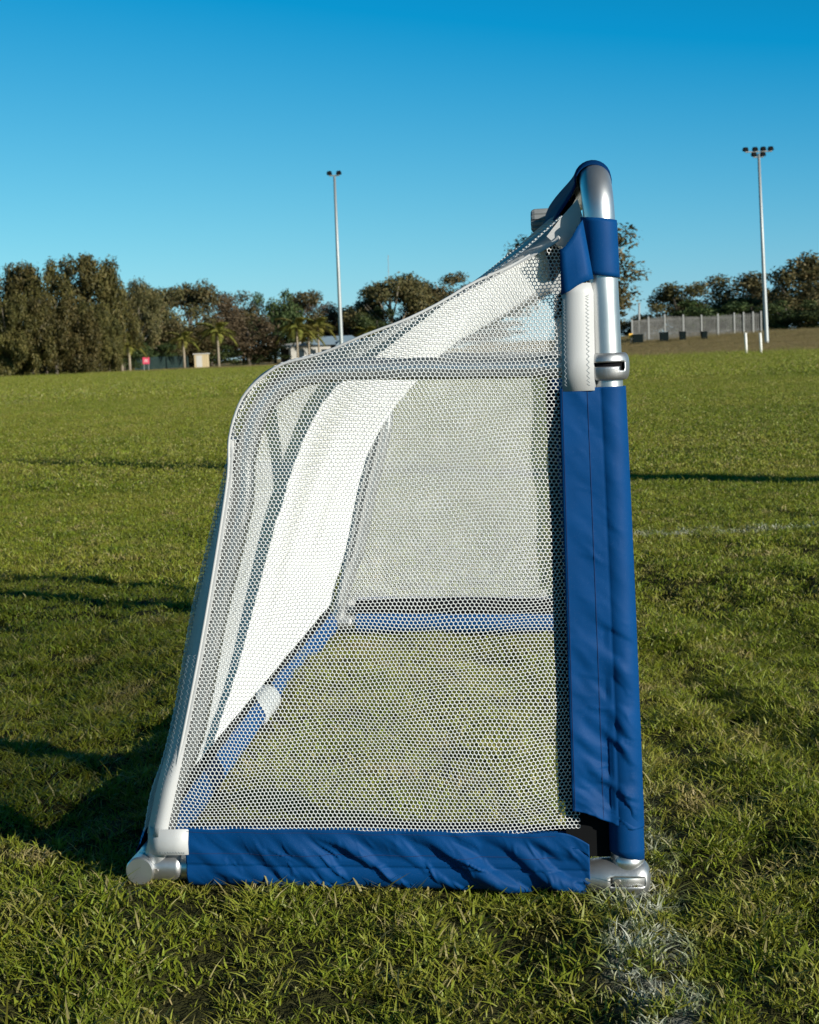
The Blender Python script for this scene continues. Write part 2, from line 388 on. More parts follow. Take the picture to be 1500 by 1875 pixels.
ip = gn.nodes.new('GeometryNodeInstanceOnPoints'); ip.inputs['Pick Instance'].default_value = True
def nattr(nm, typ):
    n = gn.nodes.new('GeometryNodeInputNamedAttribute'); n.data_type = typ; n.inputs[0].default_value = nm; return n.outputs[0]
L = gn.links.new
L(gi.outputs[0], ip.inputs['Points']); L(ci.outputs[0], ip.inputs['Instance']); L(nattr('idx', 'INT'), ip.inputs['Instance Index'])
L(nattr('rot', 'FLOAT_VECTOR'), ip.inputs['Rotation']); L(nattr('scl', 'FLOAT'), ip.inputs['Scale']); L(ip.outputs[0], gou.inputs[0])
gob.modifiers.new('blades', 'NODES').node_group = gn

# ------------------------------------------------------------------ the goal
goal = empty('portable_goal', GO, 'portable football goal with white mesh net and blue fabric sleeves on metal frame', 'football goal', rz=-YAW)
RT = .0213
BX = [(.060, -.662), (.08, -.658), (.2, -.626), (.292, -.602), (.41, -.574), (.485, -.552), (.584, -.524), (.64, -.506)]
back_path = [(u, z) for z, u in BX] + [(-.490, .685), (-.466, .716), (-.435, .735), (-.395, .743), (-.34, .745), (-.2, .741), (-.018, .737)]
def post_u(z): return .001-.016*max(0., z)**1.5

def sweep(profile, axis_pts, fr, disp=None):
    """grid: profile(s) list of (a,b) offsets at each axis point; fr(i)-> (origin, A, B)"""
    v = []; n = len(profile)
    for i in range(len(axis_pts)):
        o, A, B = fr(i)
        for j, (a, b) in enumerate(profile):
            p = o+A*a+B*b
            if disp: p = p+disp(i, j)
            v.append(p)
    f = [(i*n+j, i*n+j+1, (i+1)*n+j+1, (i+1)*n+j) for i in range(len(axis_pts)-1) for j in range(n-1)]
    return v, f
def ridge(a, b, ang, wl, wa, seed=0.):
    """fold height -1..1: noise stretched along a fold direction"""
    c, s = math.cos(ang), math.sin(ang); p = (a*c+b*s)/wa; q = (-a*s+b*c)/wl
    n = mnoise.noise((p+seed, q, seed*1.7)); return math.copysign(abs(n)**.8, n)

def crease(a, b, ang, wl, wa, seed):
    c, s = math.cos(ang), math.sin(ang); p = (a*c+b*s)/wa; q = (-a*s+b*c)/wl
    n = 1-abs(mnoise.noise((p+seed, q+.35*mnoise.noise((p*2.1, q*.6, seed)), seed*2.3)))*2.6
    k = max(0., n-.45)/.55; return k*k*max(0., .25+mnoise.noise((p*1.3+9, q*.7, seed+4))*1.6)

def hexnet(name, mat, centers, p, r, fmap, nrm, hole=.66, h=.0007, double=True):
    """hexagonal mesh fabric over a parametric surface"""
    c = np.asarray(centers, float)
    outer = np.array([(0, 2*r/3), (p/2, r/3), (p/2, -r/3), (0, -2*r/3), (-p/2, -r/3), (-p/2, r/3)])
    inner = outer*hole; inner[:, 0] *= 1.03
    oc = (c[:, None, :]+outer[None]).reshape(-1, 2); icn = (c[:, None, :]+inner[None]).reshape(-1, 2)
    Po, Pi = fmap(oc[:, 0], oc[:, 1]), fmap(icn[:, 0], icn[:, 1]); N = nrm(oc[:, 0], oc[:, 1])
    nc = len(c); base = np.arange(nc)[:, None]*6; k = np.arange(6)[None]; k2 = (k+1) % 6
    V = [Po+N*h, Pi-(0 if double else N*h)]; n1 = nc*6
    Fq = [np.stack([base+k, base+k2, n1+base+k2, n1+base+k], -1).reshape(-1, 4)]
    if double:
        V.append(Po-N*h); Fq.append(np.stack([2*n1+base+k2, 2*n1+base+k, n1+base+k, n1+base+k2], -1).reshape(-1, 4))
    me = mesh_np(name, np.concatenate(V), [np.concatenate(Fq)])
    o = link(name, me, mat, goal); return o
def lattice(a0, a1, b0, b1, p, r):
    nb = int((b1-b0)/r)+1; na = int((a1-a0)/p)+1
    A, B = np.meshgrid(np.arange(na), np.arange(nb)); A = a0+A*p+(B % 2)*p/2; B = b0+B*r
    return np.stack([A.ravel(), B.ravel()], -1)
def inpoly(P, poly):
    x, y = P[:, 0], P[:, 1]; c = np.zeros(len(P), bool); n = len(poly)
    for i in range(n):
        (x1, y1), (x2, y2) = poly[i], poly[(i+1) % n]
        if y1 == y2: continue
        m = ((y1 > y) != (y2 > y)) & (x < (x2-x1)*(y-y1)/(y2-y1)+x1); c ^= m
    return c
NETL = [(-.646, .112), (-.609, .253), (-.580, .369), (-.549, .507), (-.529, .606), (-.524, .659), (-.508, .704), (-.488, .729), (-.465, .745), (-.434, .758),
        (-.388, .769), (-.311, .793), (-.235, .827), (-.16, .864), (-.112, .888), (-.062, .910)]
NETP = [(-.064, .10), (-.066, .3), (-.066, .71), (-.062, .84), (-.056, .90)] + NETL[::-1] + [(-.62, .108), (-.34, .106)]
def lerp1(x, xs, ys): return np.interp(x, xs, ys)

def zigzag(name, mat, pts, n, amp, rad, v, parent):
    pts = catmull(pts, 6); L_ = np.array(pts); mb = MB(); q = []
    for i in range(n+1):
        t = i/n*(len(L_)-1); k = min(int(t), len(L_)-2); p = L_[k]+(L_[k+1]-L_[k])*(t-k); d = L_[k+1]-L_[k]; d = d/np.linalg.norm(d)
        nn = np.array((-d[1], d[0]))*(amp if i % 2 else -amp); q.append((p[0]+nn[0], v, p[1]+nn[1]))
    mb.tube(q, rad, 3, False); return mb.build(name, mat, parent)

def end_frame(v0, sg, near):
    """one end of the goal; sg=+1 near end, -1 the mirrored far end"""
    T = lambda u, v, z: Vector((u, v0+sg*v, z))
    zf = .0 if near else .008
    zb = .0 if near else .006
    # front post with its bend into the crossbar
    pts = [T(post_u(z), 0, z) for z in (.045+zf, .3, .6, .85, .936)]
    for k in range(1, 9):
        a = k/8*math.pi/2; pts.append(T(post_u(.93)-.004*k/8, .055*(1-math.cos(a)), .936+.055*math.sin(a)))
    pts.append(T(post_u(.97)-.004, .10, .992))
    o = MB().tube(pts, RT, 32).build('front_post', M['alu'], goal, True); autosmooth(o)
    # back frame: slanted back upright bending into the side arm
    bp = catmull([(u, z+(zb if z < .3 else 0)) for u, z in back_path], 5)
    o = MB().tube([T(u+.014*float(sstep(z, .15, .25))*float(sstep(z, .64, .56))*(u < -.49), .002, z) for u, z in bp], .0150, 24).build('back_frame', M['alu'], goal, True); autosmooth(o)
    # bottom side bar
    o = MB().tube([T(-.70+.03, 0, .052+zb), T(-.03, 0, .032+zf)], .0185, 24).build('bottom_bar', M['alu'], goal, True); autosmooth(o)
    # front foot elbow: rounded casting round the end of the bottom bar with a slot
    NA, prof = 48, []
    for x, r in ((-.060, .0228), (-.052, .0240), (-.042, .0258), (-.03, .0272), (-.012, .0278), (.004, .0280), (.014, .0276), (.021, .0255), (.027, .0205), (.0305, .012), (.0315, .002)): prof.append((x, r))
    pf = catmull(prof, 3); v = []; f = []
    for (x, r) in pf:
        for k in range(NA):
            a = 2*math.pi*k/NA; v.append(T(x, -math.cos(a)*r, .0275+zf+math.sin(a)*r*.93+(-x)*.03))
    for i in range(len(pf)-1):
        for k in range(NA):
            x = (pf[i][0]+pf[i+1][0])/2; a = (k+.5)/NA*360; a = a-360 if a > 180 else a
            if -.0215 < x < .0225 and -13 < a < 13: continue
            f.append((i*NA+k, i*NA+(k+1) % NA, (i+1)*NA+(k+1) % NA, (i+1)*NA+k))
    el = MB().add(v, f).build('foot_elbow', M['cast'], goal, True, .0016)
    MB().tube([T(-.03, 0, .029+zf), T(.0235, 0, .0275+zf)], .0242, 20).build('slot_core', M['alu'], el, True)
    MB().tube([T(-.015, -.0225, .0275+zf), T(-.015, -.0262, .0275+zf)], .0042, 12).build('screw', M['steel'], el)
    MB().tube([T(post_u(.05), 0, .035+zf), T(post_u(.05), 0, .066+zf)], .0232, 32).build('socket_ring', M['alu'], el, True); 
    # clamp joining the side arm to the post
    NA, pf = 64, []
    for z, r in ((-.0175, .0222), (-.0172, .0262), (-.014, .0285), (-.008, .0298), (0, .0302), (.008, .0298), (.0135, .0282), (.0168, .0255), (.0172, .0222)): pf.append((z, r))
    pf = catmull(pf, 3); v = []; f = []; pu = post_u(.736)
    for (z, r) in pf:
        for k in range(NA):
            a = 2*math.pi*k/NA; v.append(T(pu+math.sin(a)*r, -math.cos(a)*r, .736+z))
    for i in range(len(pf)-1):
        zz = (pf[i][0]+pf[i+1][0])/2
        for k in range(NA):
            a = (k+.5)/NA*360; a = a-360 if a > 180 else a
            if (-62 < a < 48 and .0005 < zz < .0052) or (34 < a < 50 and -.005 < zz < .001): continue
            f.append((i*NA+k, i*NA+(k+1) % NA, (i+1)*NA+(k+1) % NA, (i+1)*NA+k))
    cl = MB().add(v, f).build('post_clamp', M['cast'], goal, True, .0018)
    MB().tube([T(pu, 0, .724), T(pu, 0, .748)], .0262, 32).build('slot_core', M['dark'], cl)
    MB().tube([T(pu-.0215, -.0150, .7335), T(pu-.0245, -.0215, .7335)], .0034, 12).build('screw', M['steel'], cl)
    # back foot: tee fitting
    z0 = .0525+zb
    tee = MB().tube([T(-.664, 0, z0-.004), T(-.662, 0, .072+zb), T(-.657, 0, .090+zb)], [.0200, .0188, .0180], 28).build('tee_fitting', M['cast'], goal, True); autosmooth(tee)
    MB().tube([T(-.690, 0, z0), T(-.676, 0, z0), T(-.66, 0, z0), T(-.635, 0, z0-.001), T(-.628, 0, z0-.001)], [.0195, .0208, .0210, .0205, .0196], 28).build('tee_arm', M['cast'], tee, True)
    MB().tube([T(-.684, .03, z0), T(-.684, -.012, z0), T(-.684, -.026, z0), T(-.684, -.029, z0)], [.0190, .0200, .0202, .0185], 28).build('end_cap', M['alu'], tee, True); autosmooth(COL.objects[-1], 30)
    MB().tube([T(-.6585, -.0170, .078+zb), T(-.6585, -.0205, .078+zb)], .0036, 10).build('rivet', M['steel'], tee)
    MB().tube([T(-.662, -.0195, z0-.002), T(-.662, -.0230, z0-.002)], .0036, 10).build('rivet', M['steel'], tee)

    # ---- blue sleeves
    FU = -.0735                                     # free edge of the sleeve flap on the post
    rs = .0243
    def post_profile():
        P = [(FU, -.0292)]
        for k in range(1, 17): t = k/16; P.append((FU+(-.012-FU)*t, -.0292+.0065*t))
        for k in range(1, 37):
            a = math.radians(-28+k/36*(28+118)); P.append((math.sin(a)*rs, -math.cos(a)*rs))
        P += [(-.006, .0245), (-.03, .0155), (-.072, .006)]
        return P
    PP = post_profile(); NZ = 230; Z0, Z1 = .100+zf, .709
    zz = [Z0+(Z1-Z0)*i/(NZ-1) for i in range(NZ)]
    def fr(i): return T(post_u(zz[i]), 0, zz[i]), Vector((1, 0, 0)), Vector((0, sg, 0))
    def disp(i, j):
        z = zz[i]; u, vv = PP[j]
        if j > 53: return Vector((0, 0, 0))
        low = float(sstep(z, .44, .14)); k = .0012+.0075*low
        body = float(sstep(u, FU, -.05))*float(sstep(u, .022, -.004))
        n = 1.2*ridge(u, z, R_(-38), .030, .15, 2.3 if near else 8.1)+.4*ridge(u, z, R_(-50), .012, .08, 5.1)
        cr = crease(u, z, R_(-40), .016, .075, 3.7 if near else 1.2)+.7*crease(u, z, R_(-22), .011, .05, 7.9)
        d = n*k*(.25+.75*body)+cr*(.0010+.0030*low)*(.35+.65*body)
        hollow = -.006*low*math.exp(-((u+.022)/.016)**2)+.0022*math.exp(-((z-.105-.4*(u+.03))/.012)**2)*low
        cre = -.0035*math.exp(-((z-.372+.62*(u+.01))/.006)**2)*float(sstep(u, -.03, -.01))*float(sstep(u, .024, .012))
        flip = -.012*float(sstep(z, .2, .11))*float(sstep(u, -.03, -.07))
        lift = Vector((-post_u(z)*float(sstep(u, -.01, -.06)), 0, 0))
        if i < 24: lift = lift+Vector((0, 0, (.030*float(sstep(u, .01, -.07)))*(1-i/24)))
        tot = d+hollow+cre; tot = max(tot, -.0016 if u > -.016 else -.007); return Vector((0, -sg*tot, 0))+lift
    v, f = sweep(PP, zz, fr, disp)
    slv = MB().add(v, f).build('post_sleeve', M['blue'], goal, True, .0010)
    # black lining inside the flap
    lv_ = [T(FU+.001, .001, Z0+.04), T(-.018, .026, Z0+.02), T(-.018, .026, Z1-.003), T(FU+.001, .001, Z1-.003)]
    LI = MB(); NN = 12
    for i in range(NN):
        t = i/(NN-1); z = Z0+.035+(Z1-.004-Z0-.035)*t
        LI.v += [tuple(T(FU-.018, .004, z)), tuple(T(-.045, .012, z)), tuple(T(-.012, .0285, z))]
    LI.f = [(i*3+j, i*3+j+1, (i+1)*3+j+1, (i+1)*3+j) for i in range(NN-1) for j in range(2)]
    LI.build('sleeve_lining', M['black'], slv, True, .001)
    for uu in (FU+.0035, -.031):                    # stitched seams
        q = []
        for i in range(NZ):
            j = min(range(40), key=lambda j: abs(PP[j][0]-uu)); p = Vector(v[i*len(PP)+j]); q.append(p+Vector((0, -sg*.0007, 0)))
        MB().tube(q, .0005, 4, False).build('seam', M['bthread'], slv)
    # short inner sleeve on the foot of the post, with a black sheet standing in for the dark gap behind it
    zz2 = [.060+zf+i*.01 for i in range(9)]
    P2 = [(math.sin(a)*.0236, -math.cos(a)*.0236) for a in [R_(-120+k*10) for k in range(25)]]
    v, f = sweep(P2, zz2, lambda i: (T(post_u(.1), 0, zz2[i]), Vector((1, 0, 0)), Vector((0, sg, 0))),
                 lambda i, j: Vector((0, 0, -.006*P2[j][0]/.0236)) if i == 0 else Vector((0, 0, 0)))
    MB().add(v, f).build('foot_sleeve', M['blue'], goal, True, .0008)
    MB().add([T(-.083, -.006, .06+zf), T(-.020, .004, .055+zf), T(-.020, .004, .165), T(-.083, -.006, .165)], [(0, 1, 2, 3)]).build('corner_dark_sheet', M['black'], goal, False, .001)

    # band sleeve near the top with its flap
    ZB0, ZB1 = .857, .933; nz = 14
    zz3 = [ZB0+(ZB1-ZB0)*i/(nz-1) for i in range(nz)]
    P3 = [(math.sin(a)*.0244, -math.cos(a)*.0244) for a in [R_(-75+k*9) for k in range(31)]]
    v, f = sweep(P3, zz3, lambda i: (T(post_u(zz3[i])-.001, 0, zz3[i]), Vector((1, 0, 0)), Vector((0, sg, 0))),
                 lambda i, j: Vector((0, 0, -.006*(P3[j][0]/.0244)*.5)) + Vector((0, -sg*.0008*ridge(P3[j][0], zz3[i], .5, .02, .05, 3.3), 0)))
    band = MB().add(v, f).build('band_sleeve', M['blue'], goal, True, .0010)
    top = [(-.036, .931), (-.043, .922), (-.050, .910), (-.060, .897), (-.067, .893)]; bot = [(-.024, .853), (-.034, .850), (-.045, .845), (-.056, .838), (-.067, .833)]
    fl = MB(); NR = 8
    for i in range(5):
        for k in range(NR):
            t = k/(NR-1); u = bot[i][0]+(top[i][0]-bot[i][0])*t; z = bot[i][1]+(top[i][1]-bot[i][1])*t
            fl.v.append(tuple(T(u, -.0245-.0075*min(1., i/1.2)-.0009*math.sin(t*5+i*.8), z)))
    fl.f = [(i*NR+k, i*NR+k+1, (i+1)*NR+k+1, (i+1)*NR+k) for i in range(4) for k in range(NR-1)]
    fl.build('band_flap', M['blue'], band, True, .0012)
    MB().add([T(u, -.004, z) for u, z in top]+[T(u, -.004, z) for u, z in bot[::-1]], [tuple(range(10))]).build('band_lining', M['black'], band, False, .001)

    # white front tape of the side net and the corner gusset
    tp = MB(); rows = [(.705, -.0695, -.0275), (.75, -.069, -.0275), (.80, -.0675, -.027), (.835, -.066, -.0265), (.848, -.065, -.030)]
    for z, a, b in rows: tp.v += [tuple(T(a, -.0288, z)), tuple(T((a+b)/2, -.0293, z)), tuple(T(b, -.0275, z)), tuple(T(b+.004, -.010, z))]
    tp.f = [(i*4+j, i*4+j+1, i*4+j+5, i*4+j+4) for i in range(len(rows)-1) for j in range(3)]
    tape = tp.build('front_tape', M['white'], goal, True, .0010)
    if near:
        zigzag('stitching', M['thread'], [(-.034, .712), (-.0335, .76), (-.033, .80), (-.0325, .832)], 44, .0021, .00035, v0-sg*.0292, tape)
        zigzag('stitching', M['thread'], [(-.0648, .712), (-.0645, .76), (-.064, .80), (-.0635, .828)], 44, .0014, .0003, v0-sg*.0299, tape)
    gus = [(-.041, .962), (-.033, .931), (-.040, .918), (-.056, .896), (-.072, .903), (-.084, .914), (-.064, .938)]
    MB().add([T(u, .012, z) for u, z in gus], [tuple(range(len(gus)))]).build('corner_gusset', M['white'], goal, False, .0012)
    # tape along the sloping top edge, turned up and back
    lo = catmull([(-.066, .911), (-.075, .902), (-.115, .882), (-.16, .860), (-.19, .8465), (-.215, .8345), (-.26, .8135)], 3)
    hi = catmull([(-.076, .936), (-.085, .929), (-.114, .910), (-.16, .877), (-.19, .858), (-.215, .8385), (-.26, .816)], 3)
    et = MB()
    for (a, b), (c, d) in zip(lo, hi): et.v += [tuple(T(a, .0, b)), tuple(T((a+c)/2-.002, .040, (b+d)/2+.001)), tuple(T(c, .092, d+.002))]
    et.f = [(i*3+j, i*3+j+1, i*3+j+4, i*3+j+3) for i in range(len(lo)-1) for j in range(2)]
    et.build('edge_tape', M['white'], goal, True, .0010)
    # white tape running down the back upright
    tz = np.linspace(.102, .655, 40); bt = MB()
    bz, bu = [z for z, u in BX], [u for z, u in BX]
    nl_z, nl_u = [p[1] for p in NETL[:7]], [p[0] for p in NETL[:7]]
    for k, z in enumerate(tz):
        c = float(np.interp(z, bz, bu)); e = float(np.interp(z, nl_z, nl_u)); wob = .0016*mnoise.noise((z*14., .3, 1.7))
        q = float(sstep(z, .16, .27)); fade = float(sstep(z, .58, .655)); o_ = c-.0225+.006*fade
        row = [(e+.006, -.0282), (e-.003-.010*(1-q)+wob, -.0290+.006*q), (o_+.010*(1-q)+.006*q, -.0215+.028*q), (o_, -.008+.030*q), (o_+.003, .030+.012*q), (o_+.016, .062)]
        bt.v += [tuple(T(u, v, zz_)) for (u, v), zz_ in zip(row, [z]*6)]
    arc = catmull([(-.5255, .650), (-.5225, .676), (-.508, .708), (-.488, .733), (-.465, .749), (-.434, .760), (-.40, .765)], 4); nrow = len(tz)
    for k in range(1, len(arc)-1):
        p = np.array(arc[k]); d_ = np.array(arc[k+1])-np.array(arc[k-1]); d_ /= np.linalg.norm(d_); nn = np.array((-d_[1], d_[0])); g = 1-k/len(arc)
        for off, v in ((-.0008, -.0225), (.002, -.012), (.006*g, .006), (.009*g, .022), (.011*g, .042), (.011*g, .062)):
            r_ = p+nn*off; bt.v.append(tuple(T(r_[0], v, r_[1])))
        nrow += 1
    bt.f = [(i*6+j, i*6+j+1, i*6+j+7, i*6+j+6) for i in range(nrow-1) for j in range(5)]
    bto = bt.build('back_tape', M['white'], goal, True, .0010)
    if near:
        for off in (.005, .013):
            zigzag('stitching', M['thread'], [(float(np.interp(z, nl_z, nl_u))-off-.001, z) for z in (.12, .18, .24, .30, .36)], 70, .0016, .0003, -.0285, bto)
    # white patch on the bottom corner
    pat = MB(); rws = [(.076, -.676, -.612), (.092, -.675, -.612), (.113, -.673, -.610)]
    for z, a, b in rws: pat.v += [tuple(T(a-.001, .010, z)), tuple(T(a, -.004, z)), tuple(T(a+.008, -.022, z)), tuple(T(a+.022, -.0295, z)), tuple(T(b-.02, -.0300, z)), tuple(T(b, -.0285, z))]
    pat.f = [(i*6+j, i*6+j+1, i*6+j+7, i*6+j+6) for i in range(2) for j in range(5)]
    po = pat.build('corner_patch', M['white'], goal, True, .0012)
    if near: zigzag('stitching', M['thread'], [(-.652, .080), (-.635, .0797), (-.616, .079)], 20, .0014, .0003, -.0312, po)

    # bottom sleeve: wraps the bar, flap up to the net
    U0, U1 = -.617, -.052; NX = 300
    ux = [U0+(U1-U0)*i/(NX-1) for i in range(NX)]
    barz = lambda u: .032+zf+(.052+zb-.032-zf)*(-u/.67)
    PB = [(-.0290, .064)]
    for k in range(1, 21): t = k/20; PB.append((-.0290+.003*t, .064-.052*t))
    for k in range(1, 29): a = math.radians(-28+k/28*150); PB.append((-math.cos(a)*.0258, -math.sin(a)*.0258))
    PB += [(.0262, -.010), (.0268, .004), (.0225, .018), (.018, .026), (.006, .040), (.002, .058)]
    def disp2(i, j):
        u = ux[i]; a, b = PB[j]
        if j > 42: return Vector((0, 0, 0))
        g = float(sstep(b, .066, .03)); e = float(sstep(u, U0, U0+.05))*float(sstep(u, U1+.004, U1-.02))
        amp = .0012+.0105*g*(.35+.65*float(sstep(u, U0+.03, U0+.22)))
        d = 1.3*ridge(u, b, R_(-34), .031, .20, 11.7 if near else 3.9)+.30*ridge(u, b, R_(-44), .013, .09, 21.3)
        crs = crease(u, b, R_(-38), .017, .085, 5.3 if near else 2.2)+.7*crease(u, b, R_(-58), .011, .05, 8.8)
        d = d+crs*.42*(.4+.6*g)
        d2 = .0045*math.exp(-((b-.018+.55*(u+.16))/.010)**2)*float(sstep(u, -.26, -.2))*e
        top_w = Vector((0, 0, .0028*ridge(u, 0, 0, .5, .06, 4.2)*(1-g)))
        if i > NX-24 and b > .045: top_w += Vector((0, 0, -.016*((i-NX+24)/24)**2))
        return Vector((0, -sg*max(d*amp*(.3+.7*e)+d2, -.0028 if b < .02 else -.0045), 0))+top_w
    v, f = sweep(PB, ux, lambda i: (T(ux[i], 0, barz(ux[i])), Vector((0, sg, 0)), Vector((0, 0, 1))), disp2)
    bs = MB().add(v, f).build('bottom_sleeve', M['blue'], goal, True, .0010)
    for jj, nm in ((2, 'seam'), (14, 'seam')):
        MB().tube([Vector(v[i*len(PB)+jj])+Vector((0, -sg*.0006, 0)) for i in range(2, NX-24)], .00045, 4, False).build(nm, M['bthread'], bs)
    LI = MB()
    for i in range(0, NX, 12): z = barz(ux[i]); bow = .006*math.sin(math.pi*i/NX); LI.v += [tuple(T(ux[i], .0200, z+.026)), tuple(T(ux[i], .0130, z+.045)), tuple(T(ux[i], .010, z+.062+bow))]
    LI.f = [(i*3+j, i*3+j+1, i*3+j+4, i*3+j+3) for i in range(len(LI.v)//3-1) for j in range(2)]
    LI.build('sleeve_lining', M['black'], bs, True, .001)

    # ---- side net
    C0 = lattice(-.66, -.04, .09, .98, .00585, .00470)
    C0 = C0[inpoly(C0, NETP)]
    def vv(u, z):
        a = np.full(np.shape(u), -.0255)
        a = a+.0115*sstep(u, -.16, -.066)*sstep(z, .70, .60)+.0095*sstep(z, .24, .11)*sstep(u, -.60, -.5)*0
        a = a+.045*sstep(z, .775, .93)*sstep(u, -.50, -.2)
        a = a-.004*np.sin(np.pi*np.clip((-u-.07)/.5, 0, 1))*np.sin(np.pi*np.clip((z-.1)/.62, 0, 1))
        # folds over the tube of the back upright
        return a
    def fm(u, z):
        lean = .10*sstep(z, .76, .92)                 # cells shear along the sloping top
        w1 = .0022*np.sin(u*23.+z*9.+1.)+.0016*np.sin(u*11.-z*37.)+.0009*np.sin(u*61.+z*48.)
        w2 = .0022*np.sin(z*21.-u*13.)+.0016*np.sin(z*43.+u*29.+2.)+.0009*np.sin(z*67.-u*55.)
        inn = sstep(u, -.068, -.11)*sstep(z, .11, .16)*sstep(u-np.interp(z, [p[1] for p in NETL[:8]], [p[0] for p in NETL[:8]]), .004, .05)
        q = sstep(u, -.40, -.066)*sstep(z, .30, .10)              # drawn towards the lower front corner
        k = sstep(z, .74, .90)                                     # stretched and sheared above the arm
        uu = u+w1*inn+.05*k*(z-.74)*sstep(u, -.45, -.3)*sstep(u, -.066, -.12)
        wav = .0022*np.sin(u*19.+z*14.)*inn+.0018*np.sin(z*27.-u*33.)*inn
        return np.stack([uu, v0+sg*(vv(u, z)+wav), z+w2*inn-.010*q*(1-q)*4*sstep(u, -.07, -.16)*.5], -1)
    ep = catmull([NETL[0], NETL[1], NETL[2], NETL[3], NETL[4], NETL[5], NETL[6], NETL[7], NETL[8], NETL[9], NETL[10], NETL[11], NETL[12], NETL[13], NETL[14]], 4); ep = np.array(ep)
    P3_ = fm(ep[:, 0], ep[:, 1])
    MB().tube([Vector(p)+Vector((-.0006, -sg*.0008, .0008)) for p in P3_], .0021, 6, False).build('edge_piping', M['white'], goal, True)
    hexnet('side_net', M['net'], C0, .00585, .00470, fm, lambda u, z: np.broadcast_to(np.array((0, -1., 0)), (len(u), 3)), .755, .00030, near)

end_frame(0., 1, True)
end_frame(W, -1, False)

# crossbar in two halves, pulled back by the net, with a ribbed joint in the middle
BOW, RISE = .042, .014
def xb(v):
    t = v/W; k = 4*t*(1-t); return Vector((post_u(.97)-.004-BOW*k**2.4, v, .992+RISE*k))
for a, b in ((.095, W/2-.002), (W/2+.002, W-.095)):
    o = MB().tube([xb(a+(b-a)*i/14) for i in range(15)], RT, 24).build('crossbar_half', M['alu'], goal, True); autosmooth(o)
hc = xb(W/2); jv = []; jf = []; NA = 72
prof = [(-.052, .004), (-.0515, .017), (-.049, .0212), (-.044, .0232), (-.02, .0236), (.004, .0232), (.016, .0222), (.018, .004)]
for x, r in prof:                                     # grooved hinge barrel lying across the bar
    for k in range(NA):
        a = 2*math.pi*k/NA; g = r*(1. if k % 6 not in (0, 1) or r < .02 else .86)
        jv.append(hc+Vector((x, math.cos(a)*g, .006+math.sin(a)*g)))
for i in range(len(prof)-1):
    for k in range(NA): jf.append((i*NA+k, i*NA+(k+1) % NA, (i+1)*NA+(k+1) % NA, (i+1)*NA+k))
MB().add(jv, jf).build('crossbar_hinge', M['rubber'], goal)
for a, b in ((.030, W/2-.095), (W/2+.095, W-.030)):           # blue sleeves on the crossbar, flap pulled back
    NV = 40; rows = []
    ang = [R_(100-k*14) for k in range(14)]                    # from front-under over the top to the back
    for i in range(NV):
        v = a+(b-a)*i/(NV-1); c = xb(min(max(v, .09), W-.09)); c.y = v
        if v < .06 or v > W-.06: c.z += -.010*(1-(min(v, W-v)-.03)/.03)
        r = .0246; row = []
        for k in range(16):
            th = R_(-20+k*14); row.append(c+Vector((math.cos(th)*r, 0, math.sin(th)*r)))
        tk = min(v, W-v)/W*2; fl = (.056+.008*math.sin(v*7))*(1-.72*min(1., tk/.92)**1.6)
        sl_ = Vector((-.52, 0, -.85)).normalized()
        e0 = row[-1]
        for k in range(1, 6): row.append(e0+sl_*fl*k/5+Vector((0, 0, -.002*math.sin(k+v*9))))
        rows.append(row)
    n = len(rows[0]); mb = MB(); mb.v = [tuple(p) for r in rows for p in r]
    mb.f = [(i*n+j, i*n+j+1, (i+1)*n+j+1, (i+1)*n+j) for i in range(NV-1) for j in range(n-1)]
    xs = mb.build('crossbar_sleeve', M['blue_shaded'], goal, True, .0014)
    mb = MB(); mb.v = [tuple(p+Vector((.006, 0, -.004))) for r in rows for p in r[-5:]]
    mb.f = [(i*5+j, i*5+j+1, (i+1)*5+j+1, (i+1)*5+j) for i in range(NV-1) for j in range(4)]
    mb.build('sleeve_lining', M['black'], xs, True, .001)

# back bottom bar: two sleeved halves and a clear joint
def bb(v): return Vector((-.684-.012*math.sin(math.pi*v/W), v, .0525+.006*v/W))
o = MB().tube([bb(W*i/16) for i in range(17)], .0185, 24).build('back_bar', M['alu'], goal, True); autosmooth(o)
rr = []; q = []
for i in range(37): q.append(bb(W/2-.075+.15*i/36)); rr.append(.0285+.0016*math.cos(i/36*2*math.pi*6))
MB().tube(q, rr, 28).build('back_bar_joint', M['clear'], goal, True)
for a, b in ((.055, W/2-.085), (W/2+.085, W-.055)):
    NV = 60; mb = MB(); lb = MB()
    PB = [(-.020, .012), (-.010, .04), (-.004, .064)][::-1]+[(-.024, .004)]+[(-math.cos(x)*.0252, -math.sin(x)*.0252) for x in [R_(k*16) for k in range(1, 12)]]+[(.0235, .010), (.015, .024), (.008, .034)]
    for i in range(NV):
        v = a+(b-a)*i/(NV-1); c = bb(v); e = math.sin(math.pi*i/(NV-1))
        for (x, z) in PB:
            mb.v.append((c.x+x+.0012*ridge(v, z, .5, .03, .1, 6.), v, c.z+z+(.004*e if z > .05 else 0)))
        bump_ = .010*e+.003*mnoise.noise((v*9, 1., 2.))
        lb.v += [(c.x+.010, v, c.z+.030), (c.x+.007, v, c.z+.048), (c.x+.002, v, c.z+.062+bump_)]
    n = len(PB)
    mb.f = [(i*n+j, i*n+j+1, (i+1)*n+j+1, (i+1)*n+j) for i in range(NV-1) for j in range(n-1)]
    lb.f = [(i*3+j, i*3+j+1, (i+1)*3+j+1, (i+1)*3+j) for i in range(NV-1) for j in range(2)]
    bs = mb.build('back_sleeve', M['blue'], goal, True, .0010); lb.build('sleeve_lining', M['black'], bs, True, .001)

